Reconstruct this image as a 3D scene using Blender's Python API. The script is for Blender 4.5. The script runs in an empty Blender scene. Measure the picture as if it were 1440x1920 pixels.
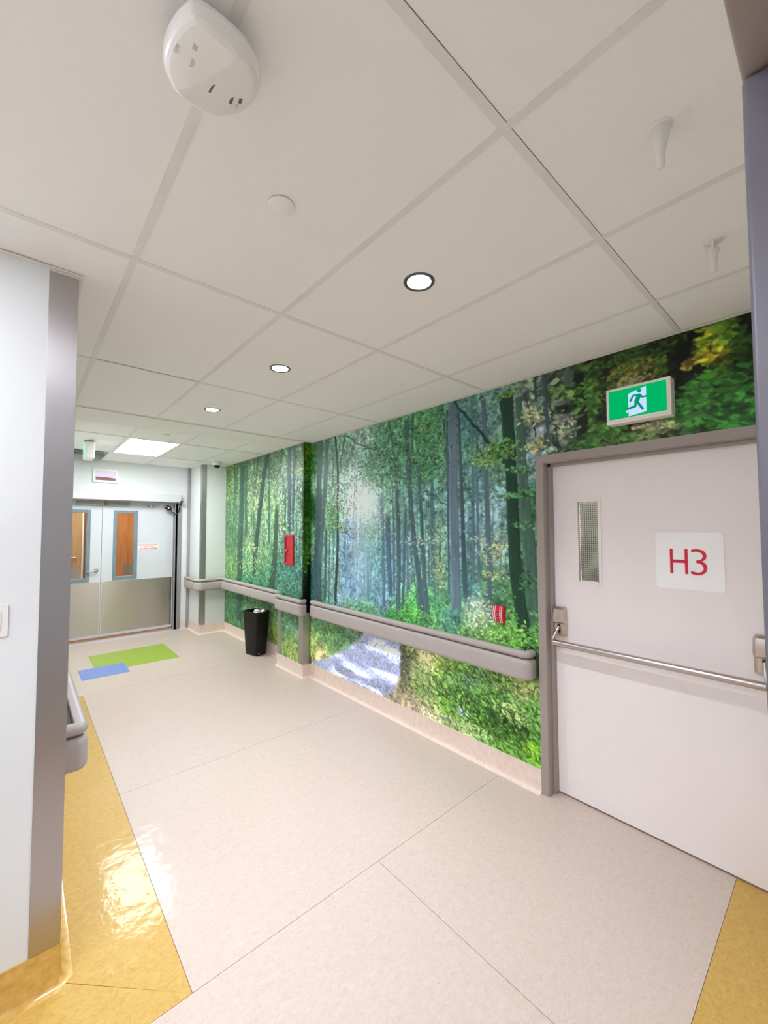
import bpy, bmesh, math, random
import numpy as np
from mathutils import Vector, Matrix

scene = bpy.context.scene
C = scene.collection
random.seed(4)

# ------------------------------------------------------------------ camera
cam_data = bpy.data.cameras.new('camera')
cam = bpy.data.objects.new('camera', cam_data)
C.objects.link(cam)
yaw, pitch, roll = math.radians(41.534), math.radians(2.397), math.radians(-0.193)
fwd = Vector((math.sin(yaw), math.cos(yaw), 0)); rgt = Vector((math.cos(yaw), -math.sin(yaw), 0)); up = Vector((0, 0, 1))
f2 = fwd * math.cos(pitch) + up * math.sin(pitch); u2 = up * math.cos(pitch) - fwd * math.sin(pitch)
r3 = rgt * math.cos(roll) + u2 * math.sin(roll); u3 = u2 * math.cos(roll) - rgt * math.sin(roll)
M = Matrix((r3, u3, -f2)).transposed().to_4x4()
M.translation = (0, 0, 1.71)
cam.matrix_world = M
cam_data.sensor_fit = 'HORIZONTAL'; cam_data.sensor_width = 36.0
cam_data.lens = 766.95 / 1440 * 36
cam_data.clip_start = 0.02
scene.camera = cam

# ------------------------------------------------------------------ world, exposure, light levels
world = bpy.data.worlds.new('world'); scene.world = world
world.use_nodes = True
bg = world.node_tree.nodes['Background']
bg.inputs[0].default_value = (0.9, 0.95, 1.0, 1); bg.inputs[1].default_value = 0.05
scene.view_settings.view_transform = 'Standard'
scene.view_settings.look = 'None'
scene.view_settings.exposure = 0.26
scene.cycles.diffuse_bounces = 8
scene.view_settings.gamma = 1.0
scene.view_settings.use_curve_mapping = False
DOWNLIGHT_W = 23.0        # each recessed downlight
TROFFER_FAR = 33.0         # luminous panels (radiance)
TROFFER_NEAR = 11.0
FILL_ROOM = 12.0
LIGHT_WHITE = (0.945, 0.985, 1.10)
LIGHT_COOL = (0.95, 1.0, 1.02)

# ------------------------------------------------------------------ materials
def srgb(r, g, b):
    f = lambda c: (c / 255) / 12.92 if c / 255 <= 0.04045 else ((c / 255 + 0.055) / 1.055) ** 2.4
    return (f(r), f(g), f(b), 1)

def mat(name, col, rough=0.5, metal=0.0, spec=0.5, emit=None, emit_s=0.0, coat=0.0, aniso=0.0):
    m = bpy.data.materials.new(name); m.use_nodes = True
    p = m.node_tree.nodes['Principled BSDF']
    p.inputs['Base Color'].default_value = col
    p.inputs['Roughness'].default_value = rough
    p.inputs['Metallic'].default_value = metal
    p.inputs['Specular IOR Level'].default_value = spec
    p.inputs['Coat Weight'].default_value = coat
    p.inputs['Coat Roughness'].default_value = 0.08
    if aniso: p.inputs['Anisotropic'].default_value = aniso
    if emit:
        p.inputs['Emission Color'].default_value = emit; p.inputs['Emission Strength'].default_value = emit_s
    return m

def nodes(m):
    nt = m.node_tree
    return nt, nt.nodes, nt.links, nt.nodes['Principled BSDF']

def add_mottle(m, c1, c2, scale=(1, 1, 1), nscale=6, detail=6, lo=.35, hi=.65, bump=0.0, bump_scale=40, bump_dist=.002, rough_var=0.0):
    """procedural two-tone grain in object space, with optional fine relief"""
    nt, N, L, p = nodes(m)
    tc = N.new('ShaderNodeTexCoord'); mp = N.new('ShaderNodeMapping'); mp.inputs['Scale'].default_value = scale
    L.new(tc.outputs['Object'], mp.inputs['Vector'])
    n = N.new('ShaderNodeTexNoise'); n.inputs['Scale'].default_value = nscale; n.inputs['Detail'].default_value = detail
    L.new(mp.outputs[0], n.inputs['Vector'])
    r = N.new('ShaderNodeValToRGB'); r.color_ramp.elements[0].position = lo; r.color_ramp.elements[1].position = hi
    r.color_ramp.elements[0].color = c1; r.color_ramp.elements[1].color = c2
    L.new(n.outputs['Fac'], r.inputs[0]); L.new(r.outputs[0], p.inputs['Base Color'])
    if bump:
        n2 = N.new('ShaderNodeTexNoise'); n2.inputs['Scale'].default_value = bump_scale; n2.inputs['Detail'].default_value = 4
        L.new(mp.outputs[0], n2.inputs['Vector'])
        b = N.new('ShaderNodeBump'); b.inputs['Strength'].default_value = bump; b.inputs['Distance'].default_value = bump_dist
        L.new(n2.outputs['Fac'], b.inputs['Height']); L.new(b.outputs[0], p.inputs['Normal'])
    return m

def vinyl(name, base, dark, light):
    """marbled sheet flooring: soft flecks, polished wax coat with gentle waviness"""
    m = mat(name, base, rough=.45, spec=.25)
    nt, N, L, p = nodes(m)
    tc = N.new('ShaderNodeTexCoord')
    mp = N.new('ShaderNodeMapping'); mp.inputs['Scale'].default_value = (1, 1.4, 1); L.new(tc.outputs['Object'], mp.inputs['Vector'])
    n = N.new('ShaderNodeTexNoise'); n.inputs['Scale'].default_value = 38; n.inputs['Detail'].default_value = 8; n.inputs['Roughness'].default_value = .7; n.inputs['Distortion'].default_value = 1.2
    L.new(mp.outputs[0], n.inputs['Vector'])
    r = N.new('ShaderNodeValToRGB'); e = r.color_ramp.elements
    e[0].position = .30; e[0].color = dark; e[1].position = .68; e[1].color = light
    k = e.new(.48); k.color = base
    L.new(n.outputs['Fac'], r.inputs[0])
    v = N.new('ShaderNodeTexVoronoi'); v.inputs['Scale'].default_value = 16; L.new(mp.outputs[0], v.inputs['Vector'])
    lt = N.new('ShaderNodeMath'); lt.operation = 'LESS_THAN'; lt.inputs[1].default_value = .055; L.new(v.outputs['Distance'], lt.inputs[0])
    f = N.new('ShaderNodeMath'); f.operation = 'MULTIPLY'; f.inputs[1].default_value = .30; L.new(lt.outputs[0], f.inputs[0])
    mx = N.new('ShaderNodeMix'); mx.data_type = 'RGBA'
    L.new(f.outputs[0], mx.inputs['Factor']); L.new(r.outputs[0], mx.inputs['A']); mx.inputs['B'].default_value = tuple(c * .45 for c in dark[:3]) + (1,)
    L.new(mx.outputs['Result'], p.inputs['Base Color'])
    n2 = N.new('ShaderNodeTexNoise'); n2.inputs['Scale'].default_value = 10; n2.inputs['Detail'].default_value = 4; L.new(tc.outputs['Object'], n2.inputs['Vector'])
    b = N.new('ShaderNodeBump'); b.inputs['Strength'].default_value = .55; b.inputs['Distance'].default_value = .006
    L.new(n2.outputs['Fac'], b.inputs['Height']); L.new(b.outputs[0], p.inputs['Coat Normal'])
    p.inputs['Coat Weight'].default_value = .27; p.inputs['Coat Roughness'].default_value = .10; p.inputs['Coat IOR'].default_value = 1.45
    return m

def brushed(name, col, rough=.30, spread='H', aniso=.8):
    """brushed metal: highlights spread sideways ('H') or up and down ('V')"""
    m = mat(name, col, rough=rough, metal=1.0, aniso=aniso)
    nt, N, L, p = nodes(m)
    tc = N.new('ShaderNodeTexCoord'); mp = N.new('ShaderNodeMapping')
    mp.inputs['Scale'].default_value = (260, 260, 2.5) if spread == 'H' else (2.5, 2.5, 260)
    L.new(tc.outputs['Object'], mp.inputs['Vector'])
    n = N.new('ShaderNodeTexNoise'); n.inputs['Scale'].default_value = 1.0; n.inputs['Detail'].default_value = 3; L.new(mp.outputs[0], n.inputs['Vector'])
    mr = N.new('ShaderNodeMapRange'); mr.inputs['To Min'].default_value = rough * .85; mr.inputs['To Max'].default_value = rough * 1.2
    L.new(n.outputs['Fac'], mr.inputs['Value']); L.new(mr.outputs[0], p.inputs['Roughness'])
    g = N.new('ShaderNodeNewGeometry'); x = N.new('ShaderNodeVectorMath'); x.operation = 'CROSS_PRODUCT'
    L.new(g.outputs['Normal'], x.inputs[0]); x.inputs[1].default_value = (0, 0, 1)
    if spread == 'H': L.new(x.outputs[0], p.inputs['Tangent'])
    else:
        y = N.new('ShaderNodeVectorMath'); y.operation = 'CROSS_PRODUCT'; L.new(g.outputs['Normal'], y.inputs[0]); L.new(x.outputs[0], y.inputs[1]); L.new(y.outputs[0], p.inputs['Tangent'])
    return m

M_floor = vinyl('beige marbled sheet vinyl', srgb(195, 178, 165), srgb(187, 169, 155), srgb(202, 186, 174))
M_yellow = vinyl('ochre yellow sheet vinyl', srgb(190, 154, 78), srgb(178, 141, 66), srgb(200, 166, 90))
M_green = vinyl('lime green sheet vinyl', srgb(146, 170, 58), srgb(136, 160, 50), srgb(156, 180, 70))
M_blue = vinyl('periwinkle blue sheet vinyl', srgb(112, 136, 198), srgb(104, 128, 190), srgb(122, 146, 206))
M_thresh = vinyl('pale lilac threshold vinyl', srgb(196, 192, 204), srgb(180, 176, 190), srgb(208, 206, 214))
M_under = mat('dark floor seam', srgb(182, 167, 150), rough=.8)
M_base = mat('beige coved vinyl base', srgb(226, 206, 192), rough=.35); add_mottle(M_base, srgb(221, 200, 186), srgb(230, 211, 198), nscale=30)
M_basey = mat('yellow coved vinyl base', srgb(206, 166, 84), rough=.30, coat=.4); add_mottle(M_basey, srgb(196, 152, 72), srgb(216, 176, 98), nscale=30)
M_tile = mat('white mineral fibre tile', srgb(240, 238, 235), rough=.9, spec=.15); add_mottle(M_tile, srgb(239, 237, 234), srgb(241, 239, 236), nscale=220, bump=.25, bump_scale=260, bump_dist=.001)
M_tee = mat('white enamel ceiling tee', srgb(226, 223, 217), rough=.55); add_mottle(M_tee, srgb(224, 221, 215), srgb(228, 225, 219), nscale=8)
M_soffit = mat('painted drywall soffit', srgb(236, 233, 227), rough=.8); add_mottle(M_soffit, srgb(234, 231, 225), srgb(238, 235, 229), nscale=5)
M_dark = mat('plenum black', srgb(40, 42, 42), rough=.9); add_mottle(M_dark, srgb(32, 34, 34), srgb(52, 54, 54), nscale=4)
M_duct = mat('galvanised duct', srgb(150, 156, 152), rough=.45, metal=.7); add_mottle(M_duct, srgb(140, 146, 142), srgb(165, 170, 166), nscale=14)
M_wall = mat('white wall paint', srgb(222, 224, 224), rough=.6, spec=.3); add_mottle(M_wall, srgb(221, 223, 223), srgb(224, 226, 226), nscale=3, bump=.08, bump_scale=160, bump_dist=.0006)
M_greige = mat('grey door frame paint', srgb(157, 147, 141), rough=.45); add_mottle(M_greige, srgb(156, 146, 140), srgb(158, 148, 142), nscale=12, bump=.05, bump_scale=120)
M_purple = mat('blue grey frame paint', srgb(108, 104, 114), rough=.35); add_mottle(M_purple, srgb(106, 102, 112), srgb(111, 107, 117), nscale=10, bump=.08, bump_scale=140)
M_jambgrey = mat('warm grey jamb paint', srgb(140, 138, 138), rough=.4); add_mottle(M_jambgrey, srgb(137, 135, 135), srgb(144, 142, 142), nscale=10)
M_doorpaint = mat('pale grey door paint', srgb(240, 233, 233), rough=.42, spec=.4); add_mottle(M_doorpaint, srgb(239, 232, 232), srgb(241, 234, 234), nscale=4, bump=.05, bump_scale=180, bump_dist=.0005)
M_doorwhite = mat('white door paint', srgb(202, 205, 210), rough=.4); add_mottle(M_doorwhite, srgb(201, 204, 209), srgb(204, 207, 212), nscale=4)
M_steel = brushed('brushed stainless steel', srgb(182, 178, 179), .36, 'H', .85)
M_steelh = brushed('brushed stainless kick plate', srgb(200, 194, 186), .24, 'V', .9)
M_chrome = mat('satin chrome hardware', srgb(188, 180, 176), rough=.30, metal=1.0); add_mottle(M_chrome, srgb(186, 178, 174), srgb(190, 182, 178), nscale=8)
M_bronze = mat('warm satin nickel', srgb(206, 194, 184), rough=.30, metal=1.0); add_mottle(M_bronze, srgb(204, 192, 182), srgb(208, 196, 186), nscale=8)
M_rail = mat('taupe vinyl handrail', srgb(172, 163, 159), rough=.42, spec=.4); add_mottle(M_rail, srgb(170, 161, 157), srgb(174, 165, 161), nscale=18, bump=.06, bump_scale=220, bump_dist=.0006)
M_bumper = mat('grey bumper strip', srgb(150, 148, 150), rough=.45)
M_white = mat('white plastic', srgb(230, 228, 224), rough=.35); add_mottle(M_white, srgb(228, 226, 222), srgb(232, 230, 226), nscale=6)
M_whitegloss = mat('glossy white plastic', srgb(232, 230, 226), rough=.22, coat=.3)
M_cream = mat('cream sign casing', srgb(244, 237, 232), rough=.4); add_mottle(M_cream, srgb(243, 236, 231), srgb(245, 238, 233), nscale=10)
M_sign = mat('white sign plate', srgb(250, 250, 252), rough=.3); add_mottle(M_sign, srgb(249, 249, 251), srgb(251, 251, 253), nscale=4)
M_slot = mat('dark grey print', srgb(96, 96, 96), rough=.6)
M_print = mat('faint warm print', srgb(205, 196, 188), rough=.6)
M_printg = mat('faint green print', srgb(200, 214, 190), rough=.6)
M_trim = mat('dark grey lamp trim', srgb(96, 100, 102), rough=.35, metal=.6)
M_reflector = mat('white lamp reflector', srgb(236, 238, 246), rough=.25, spec=.6, emit=srgb(225, 230, 255), emit_s=.1)
M_red = mat('red enamel', srgb(206, 22, 48), rough=.35); add_mottle(M_red, srgb(200, 18, 44), srgb(212, 28, 54), nscale=12)
M_darkred = mat('dark red enamel', srgb(120, 8, 24), rough=.4)
M_redtext = mat('red lettering', srgb(212, 16, 56), rough=.5)
M_pink = mat('pale red text', srgb(226, 120, 128), rough=.5)
M_black = mat('black plastic', srgb(14, 14, 14), rough=.38); add_mottle(M_black, srgb(10, 10, 10), srgb(20, 20, 20), nscale=30)
M_binside = mat('matte black bin plastic', srgb(9, 9, 9), rough=.5, spec=.35); add_mottle(M_binside, srgb(7, 7, 7), srgb(12, 12, 12), nscale=40)
M_paper = mat('crumpled white paper', srgb(232, 228, 226), rough=.8); add_mottle(M_paper, srgb(220, 216, 214), srgb(240, 236, 234), nscale=12)
M_greypaper = mat('grey rubbish', srgb(120, 112, 110), rough=.8); add_mottle(M_greypaper, srgb(100, 94, 92), srgb(140, 132, 130), nscale=12)
M_bluegrey = mat('blue grey window frame', srgb(112, 132, 142), rough=.4); add_mottle(M_bluegrey, srgb(108, 128, 138), srgb(118, 138, 148), nscale=10)
M_maglock = mat('silver magnet housing', srgb(150, 156, 156), rough=.4, metal=.25)
M_wood = mat('orange oak veneer', srgb(190, 120, 62), rough=.4)
add_mottle(M_wood, srgb(176, 106, 50), srgb(204, 136, 76), scale=(9, 9, .7), nscale=3, detail=8, lo=.3, hi=.7)
M_wood2 = mat('pale oak veneer', srgb(188, 148, 100), rough=.4)
add_mottle(M_wood2, srgb(176, 134, 88), srgb(200, 162, 114), scale=(9, 9, .7), nscale=3, detail=8, lo=.3, hi=.7)
M_grey = mat('concrete grey paint', srgb(158, 156, 152), rough=.8); add_mottle(M_grey, srgb(154, 152, 148), srgb(162, 160, 156), nscale=6)
M_wire = mat('dark wire', srgb(60, 62, 56), rough=.5, metal=.4)
M_tape = mat('lilac sign print', srgb(216, 202, 226), rough=.4)

def glass_mat(name, tint):
    m = bpy.data.materials.new(name); m.use_nodes = True
    nt = m.node_tree; N = nt.nodes; L = nt.links
    for n in list(N): N.remove(n)
    o = N.new('ShaderNodeOutputMaterial'); t = N.new('ShaderNodeBsdfTransparent'); t.inputs[0].default_value = tint
    g = N.new('ShaderNodeBsdfGlossy'); g.inputs['Roughness'].default_value = .03
    fr = N.new('ShaderNodeFresnel'); fr.inputs[0].default_value = 1.45
    mx = N.new('ShaderNodeMixShader')
    L.new(fr.outputs[0], mx.inputs[0]); L.new(t.outputs[0], mx.inputs[1]); L.new(g.outputs[0], mx.inputs[2]); L.new(mx.outputs[0], o.inputs[0])
    return m
M_glass = glass_mat('clear glass', (.93, .95, .93, 1))
M_wglass = glass_mat('wired glass', (.84, .85, .81, 1))

def emitter(name, col, s):
    m = bpy.data.materials.new(name); m.use_nodes = True
    nt = m.node_tree; N = nt.nodes
    for n in list(N): N.remove(n)
    o = N.new('ShaderNodeOutputMaterial'); e = N.new('ShaderNodeEmission'); e.inputs[0].default_value = col; e.inputs[1].default_value = s
    nt.links.new(e.outputs[0], o.inputs[0])
    return m
M_troffar = emitter('troffer diffuser cool', (*LIGHT_COOL, 1), TROFFER_FAR)
M_trofnear = emitter('troffer diffuser neutral', (*LIGHT_WHITE, 1), TROFFER_NEAR)
M_filllobby = emitter('fill panel diffuser lobby', (1, .93, .82, 1), 14.0)
M_fillroom = emitter('fill panel diffuser room', (*LIGHT_WHITE, 1), FILL_ROOM)
M_bulb = emitter('downlight lens', (1, .98, .94, 1), 7.0)
M_exitgreen = emitter('lit green exit panel', srgb(0, 168, 92), 1.0)
M_exitwhite = emitter('lit pale exit panel', srgb(186, 206, 250), 1.0)
M_exitfigure = emitter('lit green running figure', srgb(0, 150, 110), .85)
M_exitfar = emitter('lit sign edge', srgb(178, 236, 222), .9)

# ------------------------------------------------------------------ mesh helpers
ORG = {}
def link(o, parent=None, org=None):
    C.objects.link(o)
    if parent is not None: o.parent = parent
    ORG[o.name] = Vector(org if org is not None else (0, 0, 0))
    return o
def tag(o, label=None, cat=None, group=None, kind=None):
    for k, v in (('label', label), ('category', cat), ('group', group), ('kind', kind)):
        if v: o[k] = v
    return o
def thing(name, label, cat, loc, group=None):
    o = bpy.data.objects.new(name, None); o.empty_display_size = .1; o.location = loc
    link(o, None, loc); return tag(o, label, cat, group)
def setting(name, loc=(0, 0, 0), label=None):
    o = bpy.data.objects.new(name, None); o.empty_display_size = .1; o.location = loc
    link(o, None, loc); return tag(o, label, None, None, 'structure')

class MB:
    """collects shapes in world coordinates and links them as ONE mesh object"""
    def __init__(s): s.bm = bmesh.new()
    def box(s, x0, x1, y0, y1, z0, z1, bev=0.0, seg=2):
        b = bmesh.new()
        bmesh.ops.create_cube(b, size=1)
        bmesh.ops.scale(b, vec=(abs(x1 - x0), abs(y1 - y0), abs(z1 - z0)), verts=b.verts)
        bmesh.ops.translate(b, vec=((x0 + x1) / 2, (y0 + y1) / 2, (z0 + z1) / 2), verts=b.verts)
        if bev: bmesh.ops.bevel(b, geom=b.edges[:], offset=bev, segments=seg, affect='EDGES', profile=.5)
        return s.take(b)
    def take(s, b, mx=None):
        if mx is not None: bmesh.ops.transform(b, matrix=mx, verts=b.verts)
        me = bpy.data.meshes.new('tmp'); b.to_mesh(me); b.free(); s.bm.from_mesh(me); bpy.data.meshes.remove(me); return s
    def cyl(s, p, q, r0, r1=None, n=24):
        p, q = Vector(p), Vector(q); r1 = r0 if r1 is None else r1
        b = bmesh.new(); bmesh.ops.create_cone(b, cap_ends=True, segments=n, radius1=r0, radius2=r1, depth=(q - p).length)
        rot = (q - p).to_track_quat('Z', 'Y').to_matrix().to_4x4(); rot.translation = (p + q) / 2
        return s.take(b, rot)
    def prism(s, poly, axis, a, b_, bev=0.0):
        """polygon extruded along an axis: poly holds the other two coordinates in x,y,z order"""
        b = bmesh.new()
        def P(u, v, w): return {0: (w, u, v), 1: (u, w, v), 2: (u, v, w)}[axis]
        v0 = [b.verts.new(P(u, v, a)) for u, v in poly]; v1 = [b.verts.new(P(u, v, b_)) for u, v in poly]
        b.faces.new(v0); b.faces.new(v1[::-1]); n = len(poly)
        for i in range(n): b.faces.new((v0[i], v0[(i + 1) % n], v1[(i + 1) % n], v1[i]))
        bmesh.ops.recalc_face_normals(b, faces=b.faces)
        if bev:
            es = [e for e in b.edges if abs((e.verts[0].co - e.verts[1].co).normalized()[axis]) < .5]
            bmesh.ops.bevel(b, geom=es, offset=bev, segments=2, affect='EDGES', profile=.5)
        return s.take(b)
    def lathe(s, prof, ctr, n=32, axis='Z'):
        b = bmesh.new(); rings = []
        for r, z in prof:
            rings.append([b.verts.new((max(r, 1e-5) * math.cos(2 * math.pi * k / n), max(r, 1e-5) * math.sin(2 * math.pi * k / n), z)) for k in range(n)])
        for A, B in zip(rings[:-1], rings[1:]):
            for k in range(n): b.faces.new((A[k], A[(k + 1) % n], B[(k + 1) % n], B[k]))
        bmesh.ops.remove_doubles(b, verts=b.verts, dist=1e-4)
        bmesh.ops.recalc_face_normals(b, faces=b.faces)
        return s.take(b, Matrix.Translation(ctr))
    def tube(s, pts, r, n=12):
        pts = [Vector(p) for p in pts]; b = bmesh.new(); rings = []
        rr = r if isinstance(r, (list, tuple)) else [r] * len(pts)
        prev = None
        for i, p in enumerate(pts):
            t = (pts[min(i + 1, len(pts) - 1)] - pts[max(i - 1, 0)]).normalized()
            a = prev if prev is not None else (Vector((0, 0, 1)) if abs(t.z) < .9 else Vector((1, 0, 0)))
            u = (a - t * a.dot(t)).normalized(); w = t.cross(u); prev = u
            rings.append([b.verts.new(p + (u * math.cos(2 * math.pi * k / n) + w * math.sin(2 * math.pi * k / n)) * rr[i]) for k in range(n)])
        for A, B in zip(rings[:-1], rings[1:]):
            for k in range(n): b.faces.new((A[k], A[(k + 1) % n], B[(k + 1) % n], B[k]))
        b.faces.new(rings[0][::-1]); b.faces.new(rings[-1])
        bmesh.ops.recalc_face_normals(b, faces=b.faces)
        return s.take(b)
    def sweep(s, path, prof):
        """closed profile (outward d, height z) swept along plan points with their outward normals"""
        b = bmesh.new(); rings = []
        for (x, y), (nx, ny) in path:
            rings.append([b.verts.new((x + nx * d, y + ny * d, z)) for d, z in prof])
        n = len(prof)
        for A, B in zip(rings[:-1], rings[1:]):
            for k in range(n): b.faces.new((A[k], A[(k + 1) % n], B[(k + 1) % n], B[k]))
        b.faces.new(rings[0][::-1]); b.faces.new(rings[-1])
        bmesh.ops.recalc_face_normals(b, faces=b.faces)
        return s.take(b)
    def build(s, name, m, parent=None, smooth=None):
        org = ORG[parent.name] if parent is not None else None
        if org is None:
            vs = [v.co for v in s.bm.verts]
            lo = Vector([min(v[i] for v in vs) for i in range(3)]); hi = Vector([max(v[i] for v in vs) for i in range(3)])
            org = Vector(((lo.x + hi.x) / 2, (lo.y + hi.y) / 2, lo.z))
        bmesh.ops.translate(s.bm, vec=-org, verts=s.bm.verts)
        me = bpy.data.meshes.new(name); s.bm.to_mesh(me); s.bm.free()
        me.materials.append(m)
        if smooth is not None:
            me.polygons.foreach_set('use_smooth', [True] * len(me.polygons))
            try: me.set_sharp_from_angle(angle=math.radians(smooth))
            except Exception: pass
        o = bpy.data.objects.new(name, me)
        if parent is None: o.location = org
        return link(o, parent, org)

def rrect(u0, u1, v0, v1, r, n=5):
    P = []
    for cu, cv, a0 in ((u1 - r, v1 - r, 0), (u0 + r, v1 - r, 90), (u0 + r, v0 + r, 180), (u1 - r, v0 + r, 270)):
        for k in range(n + 1):
            a = math.radians(a0 + 90 * k / n); P.append((cu + r * math.cos(a), cv + r * math.sin(a)))
    return P

def text_mesh(txt, size, depth, origin, xdir, ydir, name, m, parent, bold=0.0, spacing=1.0, align='LEFT', fit=None):
    """lettering as a mesh; xdir is the reading direction, ydir is up; fit gives (width, height)"""
    cu = bpy.data.curves.new('letters', 'FONT'); cu.body = txt; cu.size = size; cu.extrude = depth; cu.offset = bold; cu.space_character = spacing; cu.align_x = align
    cu.resolution_u = 4
    o = bpy.data.objects.new('letters', cu); C.objects.link(o)
    dg = bpy.context.evaluated_depsgraph_get(); dg.update()
    me = bpy.data.meshes.new_from_object(o.evaluated_get(dg)); bpy.data.objects.remove(o); bpy.data.curves.remove(cu)
    x, y = Vector(xdir).normalized(), Vector(ydir).normalized(); z = x.cross(y)
    if fit:
        co = np.empty(len(me.vertices) * 3); me.vertices.foreach_get('co', co); co = co.reshape(-1, 3)
        lo, hi = co.min(0), co.max(0)
        co[:, 0] = (co[:, 0] - lo[0]) / (hi[0] - lo[0]) * fit[0]; co[:, 1] = (co[:, 1] - lo[1]) / (hi[1] - lo[1]) * fit[1]
        me.vertices.foreach_set('co', co.ravel())
    mx = Matrix((x, y, z)).transposed().to_4x4(); mx.translation = Vector(origin) - ORG[parent.name]
    me.transform(mx); me.materials.clear(); me.materials.append(m); me.name = name
    ob = bpy.data.objects.new(name, me)
    return link(ob, parent, ORG[parent.name])

# ------------------------------------------------------------------ floor
WL, WR, WP, WF = 0.147, 2.57, 2.475, 2.63        # left wall edge, mural wall, pilaster, far mural wall
floor = setting('floor')
MB().box(-4.2, 4.3, -3.2, 12.2, -.12, -.004).build('floor_slab', M_under, floor)
def sheet(name, poly, m, z=0.0, z0=-.004):
    c = Vector((sum(p[0] for p in poly) / len(poly), sum(p[1] for p in poly) / len(poly)))
    g = .0011
    q = [(x + (g if x < c.x else -g), y + (g if y < c.y else -g)) for x, y in poly]
    return MB().prism(q, 2, z0, z).build(name, m, floor)
SY = 1.658
sheet('yellow_strip', [(WL, 2.035), (.516, SY), (.516, 5.28), (WL, 5.28)], M_yellow)
sheet('yellow_strip', [(-4, SY), (.516, SY), (WL, 2.035), (-4, 2.035)], M_yellow)
sheet('yellow_strip', [(.5, .042), (2.66, .042), (2.66, .412), (.5, .412)], M_yellow)
sheet('yellow_strip', [(-4, .042), (-.5, .042), (-.5, .412), (-4, .412)], M_yellow)
sheet('vinyl_sheet', [(-.5, -.07), (.5, -.07), (.5, .412), (-.5, .412)], M_floor)
sheet('vinyl_sheet', [(-4, .412), (1.421, .412), (1.421, SY), (-4, SY)], M_floor)
sheet('vinyl_sheet', [(1.421, .412), (2.66, .412), (2.66, SY), (1.421, SY)], M_floor)
sheet('vinyl_sheet', [(.516, SY), (WF, SY), (WF, 3.17), (.516, 3.17)], M_floor)
sheet('vinyl_sheet', [(.516, 3.17), (WF, 3.17), (WF, 5.28), (.516, 5.28)], M_floor)
sheet('vinyl_sheet', [(WL, 5.28), (WF, 5.28), (WF, 7.60), (WL, 7.60)], M_floor)
sheet('threshold_strip', [(WL, 7.60), (2.2, 7.60), (2.2, 7.74), (WL, 7.74)], M_thresh)
sheet('vinyl_sheet', [(WL, 7.74), (2.2, 7.74), (2.2, 12), (WL, 12)], M_floor)
sheet('vinyl_sheet', [(-2.2, -3.1), (2.4, -3.1), (2.4, -.07), (-2.2, -.07)], M_floor)
sheet('vinyl_sheet', [(2.66, -.6), (4.2, -.6), (4.2, 2), (2.66, 2)], M_under)
sheet('green_inlay', [(.716, 6.02), (1.640, 6.00), (1.640, 6.88), (.716, 6.86)], M_green, .0006, -.001)
sheet('blue_inlay', [(.553, 5.80), (1.026, 5.79), (1.036, 6.25), (.553, 6.255)], M_blue, .0011, -.001)

# ------------------------------------------------------------------ walls
TOP = 3.02
def wall(name, boxes, m=M_wall):
    b = MB()
    for x in boxes: b.box(*x)
    o = b.build(name, m); tag(o, kind='structure'); return o
wall('wall_left', [(-4, WL, 2.035, 2.20, 0, TOP)])
wall('wall_corridor', [(0, WL, 2.20, 7.72, 0, TOP)])
wall('wall_right', [(WR, 2.75, 1.345, 4.22, 0, TOP), (WR, 2.75, -3.1, .165, 0, TOP), (WR, 2.75, .165, 1.345, 2.175, TOP),
                    (WP, 2.75, 4.22, 4.845, 0, TOP), (WF, 2.75, 4.845, 7.90, 0, TOP)])
wall('wall_corner', [(2.23, WF, 7.08, 7.72, 0, TOP)])
wall('wall_far', [(2.09, WF, 7.72, 7.90, 0, TOP), (0, 2.09, 7.72, 7.90, 2.24, TOP), (0, .147, 7.72, 7.90, 0, 2.24)])
wall('wall_near', [(.60, WR, -.07, .042, 0, TOP), (-4, -.60, -.07, .042, 0, TOP), (-.60, .60, -.07, .042, 2.20, TOP)])
wall('wall_end', [(-4.12, -4, -.07, 2.20, 0, TOP)])
wall('wall_back', [(-2.3, -2.2, -3.1, -.07, 0, TOP), (-2.2, WR, -3.2, -3.1, 0, TOP)])
wall('wall_stairwell', [(2.75, 4.2, 1.9, 2.0, 0, TOP), (2.75, 4.2, -.7, -.6, 0, TOP), (4.2, 4.3, -.7, 2.0, 0, TOP)], M_grey)
wall('wall_vestibule', [(.0, .147, 7.90, 12.0, 0, TOP), (2.4, 2.55, 7.90, 12.0, 0, TOP)])

# cove base: profile (distance from wall, height)
COVE = [(0, .145), (.006, .145), (.008, .03), (.014, .012), (.03, .003), (.045, .0008), (.045, 0), (0, 0)]
def base(name, path, m, label=None):
    b = MB(); b.sweep(path, COVE); o = b.build(name, m, None, 40); tag(o, label, None, None, 'structure'); return o
base('baseboard_left', [((-4, 2.035), (0, -1)), ((WL, 2.035), (0, -1)), ((WL, 2.035), (1, 0)), ((WL, 4.2), (1, 0))], M_basey)
base('baseboard_corridor', [((WL, 4.2), (1, 0)), ((WL, 7.6), (1, 0))], M_base)
base('baseboard_right', [((WR, 1.36), (-1, 0)), ((WR, 4.22), (-1, 0))], M_base)
base('baseboard_pilaster', [((WR, 4.22), (0, -1)), ((WP, 4.22), (-.7, -.7)), ((WP, 4.845), (-1, 0))], M_base)
base('baseboard_alcove', [((WF, 4.845), (-1, 0)), ((WF, 7.08), (-1, -1)), ((2.23, 7.08), (-1, -1)), ((2.23, 7.68), (-1, 0))], M_base)
base('baseboard_far', [((2.09, 7.72), (0, -1)), ((2.185, 7.72), (0, -1))], M_base)
base('baseboard_near', [((2.57, .042), (0, 1)), ((.62, .042), (0, 1))], M_basey)

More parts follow.
